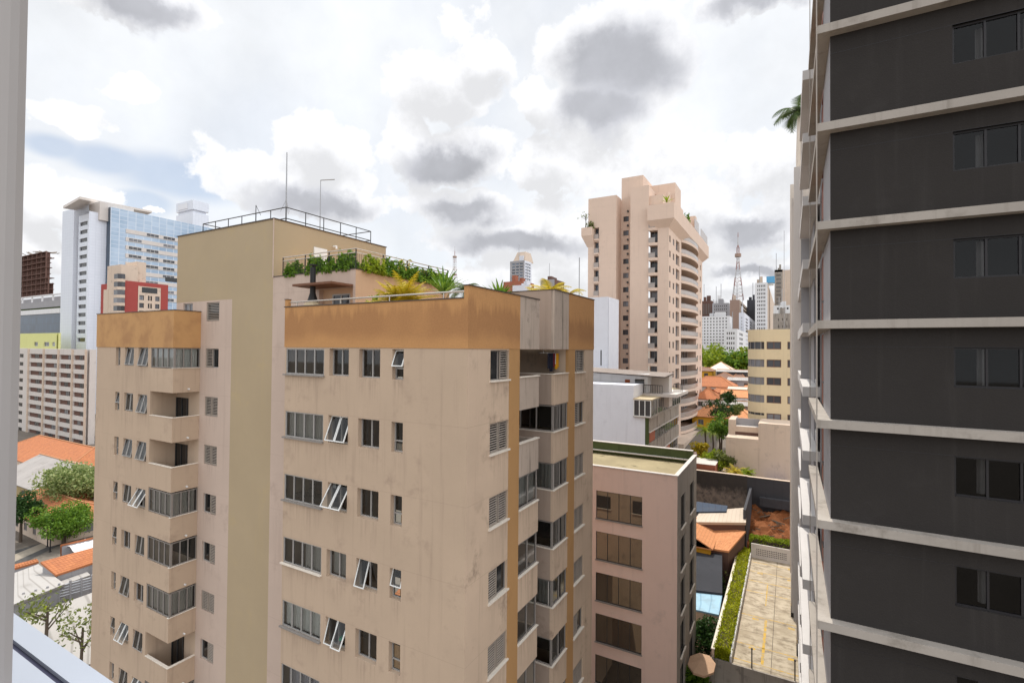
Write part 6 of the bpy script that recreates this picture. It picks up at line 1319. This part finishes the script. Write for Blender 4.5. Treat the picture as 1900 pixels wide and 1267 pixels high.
def redblock():
    D = 150; x, y = corner(226, D); o = thing('apartment_building', 'red and cream apartment building with bay windows behind the left orange parapet', 'apartment building', (x-5, y+10, -30)); S_ = Face('side', x); F_ = Face('front', y); fh = 14.8/921*D
    yc = ux(310, S_); zt = zat(520, D, 226)
    r_ = rows(zat(545, D, 240), fh, 5, 1.5); a0 = [ux(v, S_) for v in (256.5, 265, 272.5, 275.5, 277, 280, 286, 294)]
    hs_ = grid([(a0[0], a0[1]), (a0[2], a0[3]), (a0[4], a0[5]), (a0[6], a0[7])], r_, .25)
    b_ = MB(); wall(b_, S_, y, yc, -30, zt, hs_); wall(b_, F_, x-8, x, -30, zt); b_.face([(x-8, y, zt), (x, y, zt), (x, yc, zt), (x-8, yc, zt)]); b_.build('wall', 'wall_red', o); fill(o, S_, hs_, n=2, fr='frame_dark')
    u0, u1 = ux(254, S_), ux(296, S_)
    hs2 = [(h[0], h[1], h[2], h[3], .25) for h in hs_]; b_ = MB(); P2 = Face('side', x+.08); wall(b_, P2, u0, u1, -30, zat(528, D, 260), hs2); b_.k = 1; b_.box(x+.081, x+.12, u0+1, u1-1, zat(540, D, 270), zat(529.5, D, 270)); b_.build('cream_panel', ['wall_sand', 'glass_black'], o)
    b_ = MB(); b_.box(x-9, x-.4, y-.5, y+4, -30, zat(497, D)); b_.box(x-8, x-1, y+4.003, yc-6, zt, zat(499, D+12)); b_.k = 1; b_.box(x-.99, x-.95, y+12, y+18, zt+1.2, zt+2.6); b_.build('cream_core', ['wall_sand', 'glass_black'], o)
    for k in range(6):
        z_ = zat(515, D)-fh*k; b_ = MB(); b_.prism([(x-3.2, y-.5), (x-2.6, y-1.3), (x-.3, y-1.3), (x+.5, y-.6), (x+.5, y+.3), (x-.3, y+.3)], z_-1.5, z_); b_.build('bay_window', 'glass_far', o)
        b_ = MB(); b_.prism([(x-3.3, y-.5), (x-2.7, y-1.4), (x-.3, y-1.4), (x+.6, y-.6), (x+.6, y+.3), (x-.3, y+.3)], z_-fh+.003, z_-1.503); b_.build('bay_sill', 'wall_sand', o)
    x6, y6 = corner(202, D*1.02); b_ = MB(); b_.box(x6-6, x6, y6, y6+8, -30, zat(530, D)); b_.k = 1; b_.box(x6-4, x6-1, y6-.1, y6-.004, -30, zat(541, D)); b_.build('left_wing', ['wall_red', 'wall_sand'], o)
redblock()
tree(-96, 92, -28, 12, 6, 'leaf_dark', 'dark tree at the foot of the white slab beside the beige block', None, 900, .5, 14)

# ------------------------------------------------------------------ far skyline on the right
def tower(label, name, pxc, D, pxl, pxr, pyt, mf, ms=None, fc=0, sc_=0, nr=0, pyw=None, dpx=8, hpx_=4, wf=.6, gl='glass_black', zb=-28, cat='building', n=1, fr='frame_grey', py0=None):
    o = thing(name, label, cat, (*corner(pxc, D), zb)); x, y = corner(pxc, D); F_, S_ = Face('front', y), Face('side', x); u0, u1 = ux(pxl, F_), ux(pxr, S_) if pxr else y+12
    dz = dpx/921*D; rw = rows(zat(pyw or pyt+6, D, pxc), dz, nr, hpx_/921*D); hf = grid(even(u0+1, x-1, fc, (x-u0-2)/max(fc, 1)*wf), rw, .4) if fc else []; hs_ = grid(even(y+1, u1-1, sc_, (u1-y-2)/max(sc_, 1)*wf), rw, .4) if sc_ else []
    zt = zat(pyt, D, pxc); rr = random.Random(pxc*7+pyt); b_ = MB(); wx = x-u0
    for i in range(2): a = u0+wx*rr.uniform(.08, .6); b_.box(a, a+wx*rr.uniform(.15, .3), y+1+i*4.5, y+4+i*4.5, zt, zt+D*rr.uniform(.006, .014))
    b_.build('roof_room', ms or mf, o); b_ = MB(); a = u0+wx*rr.uniform(.2, .8); b_.tube([(a, y+2, zt), (a, y+2, zt+D*.035)], D*.0006, 4); b_.build('aerial', 'galvanised', o)
    block(o, pxc, D, pxl, pxr, pyt, zb, mf, ms, hf, hs_, back=12); fill(o, F_, hf, n=n, fr=fr, gl=gl, t_=.12); fill(o, S_, hs_, n=n, fr=fr, gl=gl, t_=.12); return o, F_, S_, u0, x, y, u1
tower('white and pink dotted apartment slab right of the pink tower', 'apartment_building', 1354, 260, 1290, None, 586, 'wall_white', None, 10, 0, 9, 589, 5.8, 2.6, .45)
tower('dark brown banded office block on the skyline beside the pink tower', 'office_building', 1321, 420, 1295, None, 558, 'wall_brown', 'wall_brown', 7, 0, 1, 563, 30, 20, .45, 'frame_grey')
tower('white block behind the grey stone building', 'building', 1344, 480, 1321, None, 558, 'wall_white')
tower('grey stone building with small windows on the skyline', 'building', 1352, 400, 1321, 1358, 562, 'wall_grey', None, 7, 0, 4, 566, 6, 3, .4)
tower('brown tower carrying the tall lattice mast', 'office_building', 1372, 330, 1354, 1387, 556, 'wall_salmon_dim', 'wall_sand', 0, 1, 6, 560, 7.5, 3.5, .75, cat='tower')
tower('grey white block with a terrace beneath the mast tower', 'apartment_building', 1381, 270, 1371, 1402, 580, 'wall_bluewhite', None, 2, 3, 6, 588, 6, 3.4, .5)
tower('white block with square dark windows above the trees', 'apartment_building', 1368, 230, 1343, 1391, 610, 'wall_white', None, 4, 2, 4, 616, 9.2, 4.6, .55)
tower('white tower with a checkered window pattern and sand coloured side', 'apartment_tower', 1424, 300, 1401, 1438, 524, 'wall_white', 'wall_sand', 5, 0, 13, 528, 7.2, 4.2, .55)
tower('dark block between the mast tower and the checkered tower', 'building', 1404, 380, 1386, None, 556, 'wall_dark')
def checker():
    o, F_, S_, u0, x, y, u1 = tower('tall concrete grid tower with antennas, left of the beige pier', 'apartment_tower', 1452, 320, 1437, None, 500, 'concrete_panel', None, 4, 0, 8, 508, 7.4, 4.8, .7, 'glass_far')
    b_ = MB(); b_.box(x+.003, x+12, y+.01, y+12, -28, zat(497, 320)); b_.build('plain_wing', 'wall_sand', o)
    b_ = MB()
    for i in range(6): a = u0+(x-u0)*i/6; b_.box(a, a+1.2, y, y+10, zat(500, 320), zat(496, 320))
    b_.build('crown', 'wall_sand', o)
checker()
o = thing('billboard', 'light blue rooftop sign box on the checkered tower', 'sign', (*corner(1430, 300), zat(522, 300))); x, y = corner(1437, 300); b_ = MB(); F_ = Face('front', y); xa = ux(1422, F_); b_.box(xa, x, y, y+5, zat(520, 300), zat(508, 300)); b_.build('panel', 'blue_sign', o); b_ = MB(); b_.box(xa+.5, x-.5, y+1, y+4, zat(524, 300), zat(520, 300)); b_.build('support', 'frame_white', o)
tower('greenish white low building with a roof garden', 'building', 1470, 190, 1435, None, 566, 'wall_white', None, 4, 0, 1, 570, 8, 4, .6)
tower('brown brick wall building right above the rounded office block', 'building', 1470, 170, 1434.5, None, 581, 'concrete_panel', None, 3, 0, 2, 590, 13, 5, .2)
def lattice(label, px, pyt, pyb, D, w0, w1, nodes=()):
    x, y = corner(px, D); zt_, zb_ = zat(pyt, D), zat(pyb, D); o = thing('lattice_mast', label, 'antenna mast', (x, y, zb_)); H = zt_-zb_; n = 14
    for part, mt in (('lattice', 'mast_paint'),):
        b_ = MB(); pr = None
        for i in range(n+1):
            f_ = i/n; w = w0+(w1-w0)*min(1, f_/.7); z_ = zb_+H*.78*f_; sq = [Vector((x+sx*w, y+sy*w, z_)) for sx, sy in ((-1, -1), (1, -1), (1, 1), (-1, 1))]
            if pr:
                for k in range(4): b_.tube([pr[k], sq[k]], .20, 4); b_.tube([pr[k], sq[(k+1) % 4]], .10, 3); b_.tube([sq[k], sq[(k+1) % 4]], .10, 3)
            pr = sq
        b_.build(part, mt, o)
    b_ = MB(); b_.tube([(x, y, zb_+H*.78), (x, y, zt_)], .6, 6, .2); b_.build('spire', 'mast_paint', o)
    for f_ in nodes: b_ = MB(); z_ = zb_+H*f_; b_.tube([(x, y, z_-1), (x, y, z_+1.2)], w1+1.3, 8); b_.build('antenna_drum', 'wall_salmon_dim', o)
lattice('tall red and white lattice mast on top of the brown tower, right side', 1369, 428, 553, 335, 3.3, .7, (.66,))
lattice('distant red and white broadcast mast behind the planted terrace', 842, 459, 545, 700, 4.5, 1.6, (.40, .78))
tower('distant tower with open glazed floors and slanted crown above the planted terrace', 'apartment_tower', 972, 300, 945, 985, 483, 'wall_grey', 'wall_bluewhite', 3, 3, 10, 487, 5.6, 3.4, .85, 'glass_blue', fr='frame_white', cat='apartment tower')
x, y = corner(972, 300); o = bpy.data.objects[-1]
b_ = MB(); F_ = Face('front', y); xa = ux(949, F_); b_.hexa([(xa, y+1, zat(483, 300)), (x, y+1, zat(483, 300)), (x, y+12, zat(483, 300)), (xa, y+12, zat(483, 300))], [(xa+2, y+3, zat(465, 300)), (x-1, y+3, zat(465, 300)), (x-1, y+10, zat(465, 300)), (xa+2, y+10, zat(465, 300))])
root_ = [q_ for q_ in bpy.data.objects if q_.get('label', '').startswith('distant tower with open')][0]; b_.build('crown', 'wall_sand', root_)
tower('red brick block in front of the distant glazed tower', 'building', 968, 240, 933, 990, 521, 'brick_red')
tower('pale concrete block below the red brick one, just above the parapet', 'building', 982, 180, 950, 986, 528, 'wall_bluewhite')
tower('grey block with a dark flat roof right of the distant glazed tower', 'building', 1028, 220, 1002, 1046, 518, 'wall_grey', 'wall_brown')
p = onD(1075, 478, 60); o = thing('antenna_mast', 'thin tall pole rising behind the right end of the planted terrace', 'antenna', (p.x, p.y, -20)); b_ = MB(); b_.tube([(p.x, p.y, -20), (p.x, p.y, p.z)], .06, 5); b_.build('pole', 'galvanised', o)
p = onD(1455, 428, 120); o = thing('antenna_mast', 'hair thin pole left of the beige pier', 'antenna', (p.x, p.y, -20)); b_ = MB(); b_.tube([(p.x, p.y, -20), (p.x, p.y, p.z)], .05, 4); b_.build('pole', 'galvanised', o)
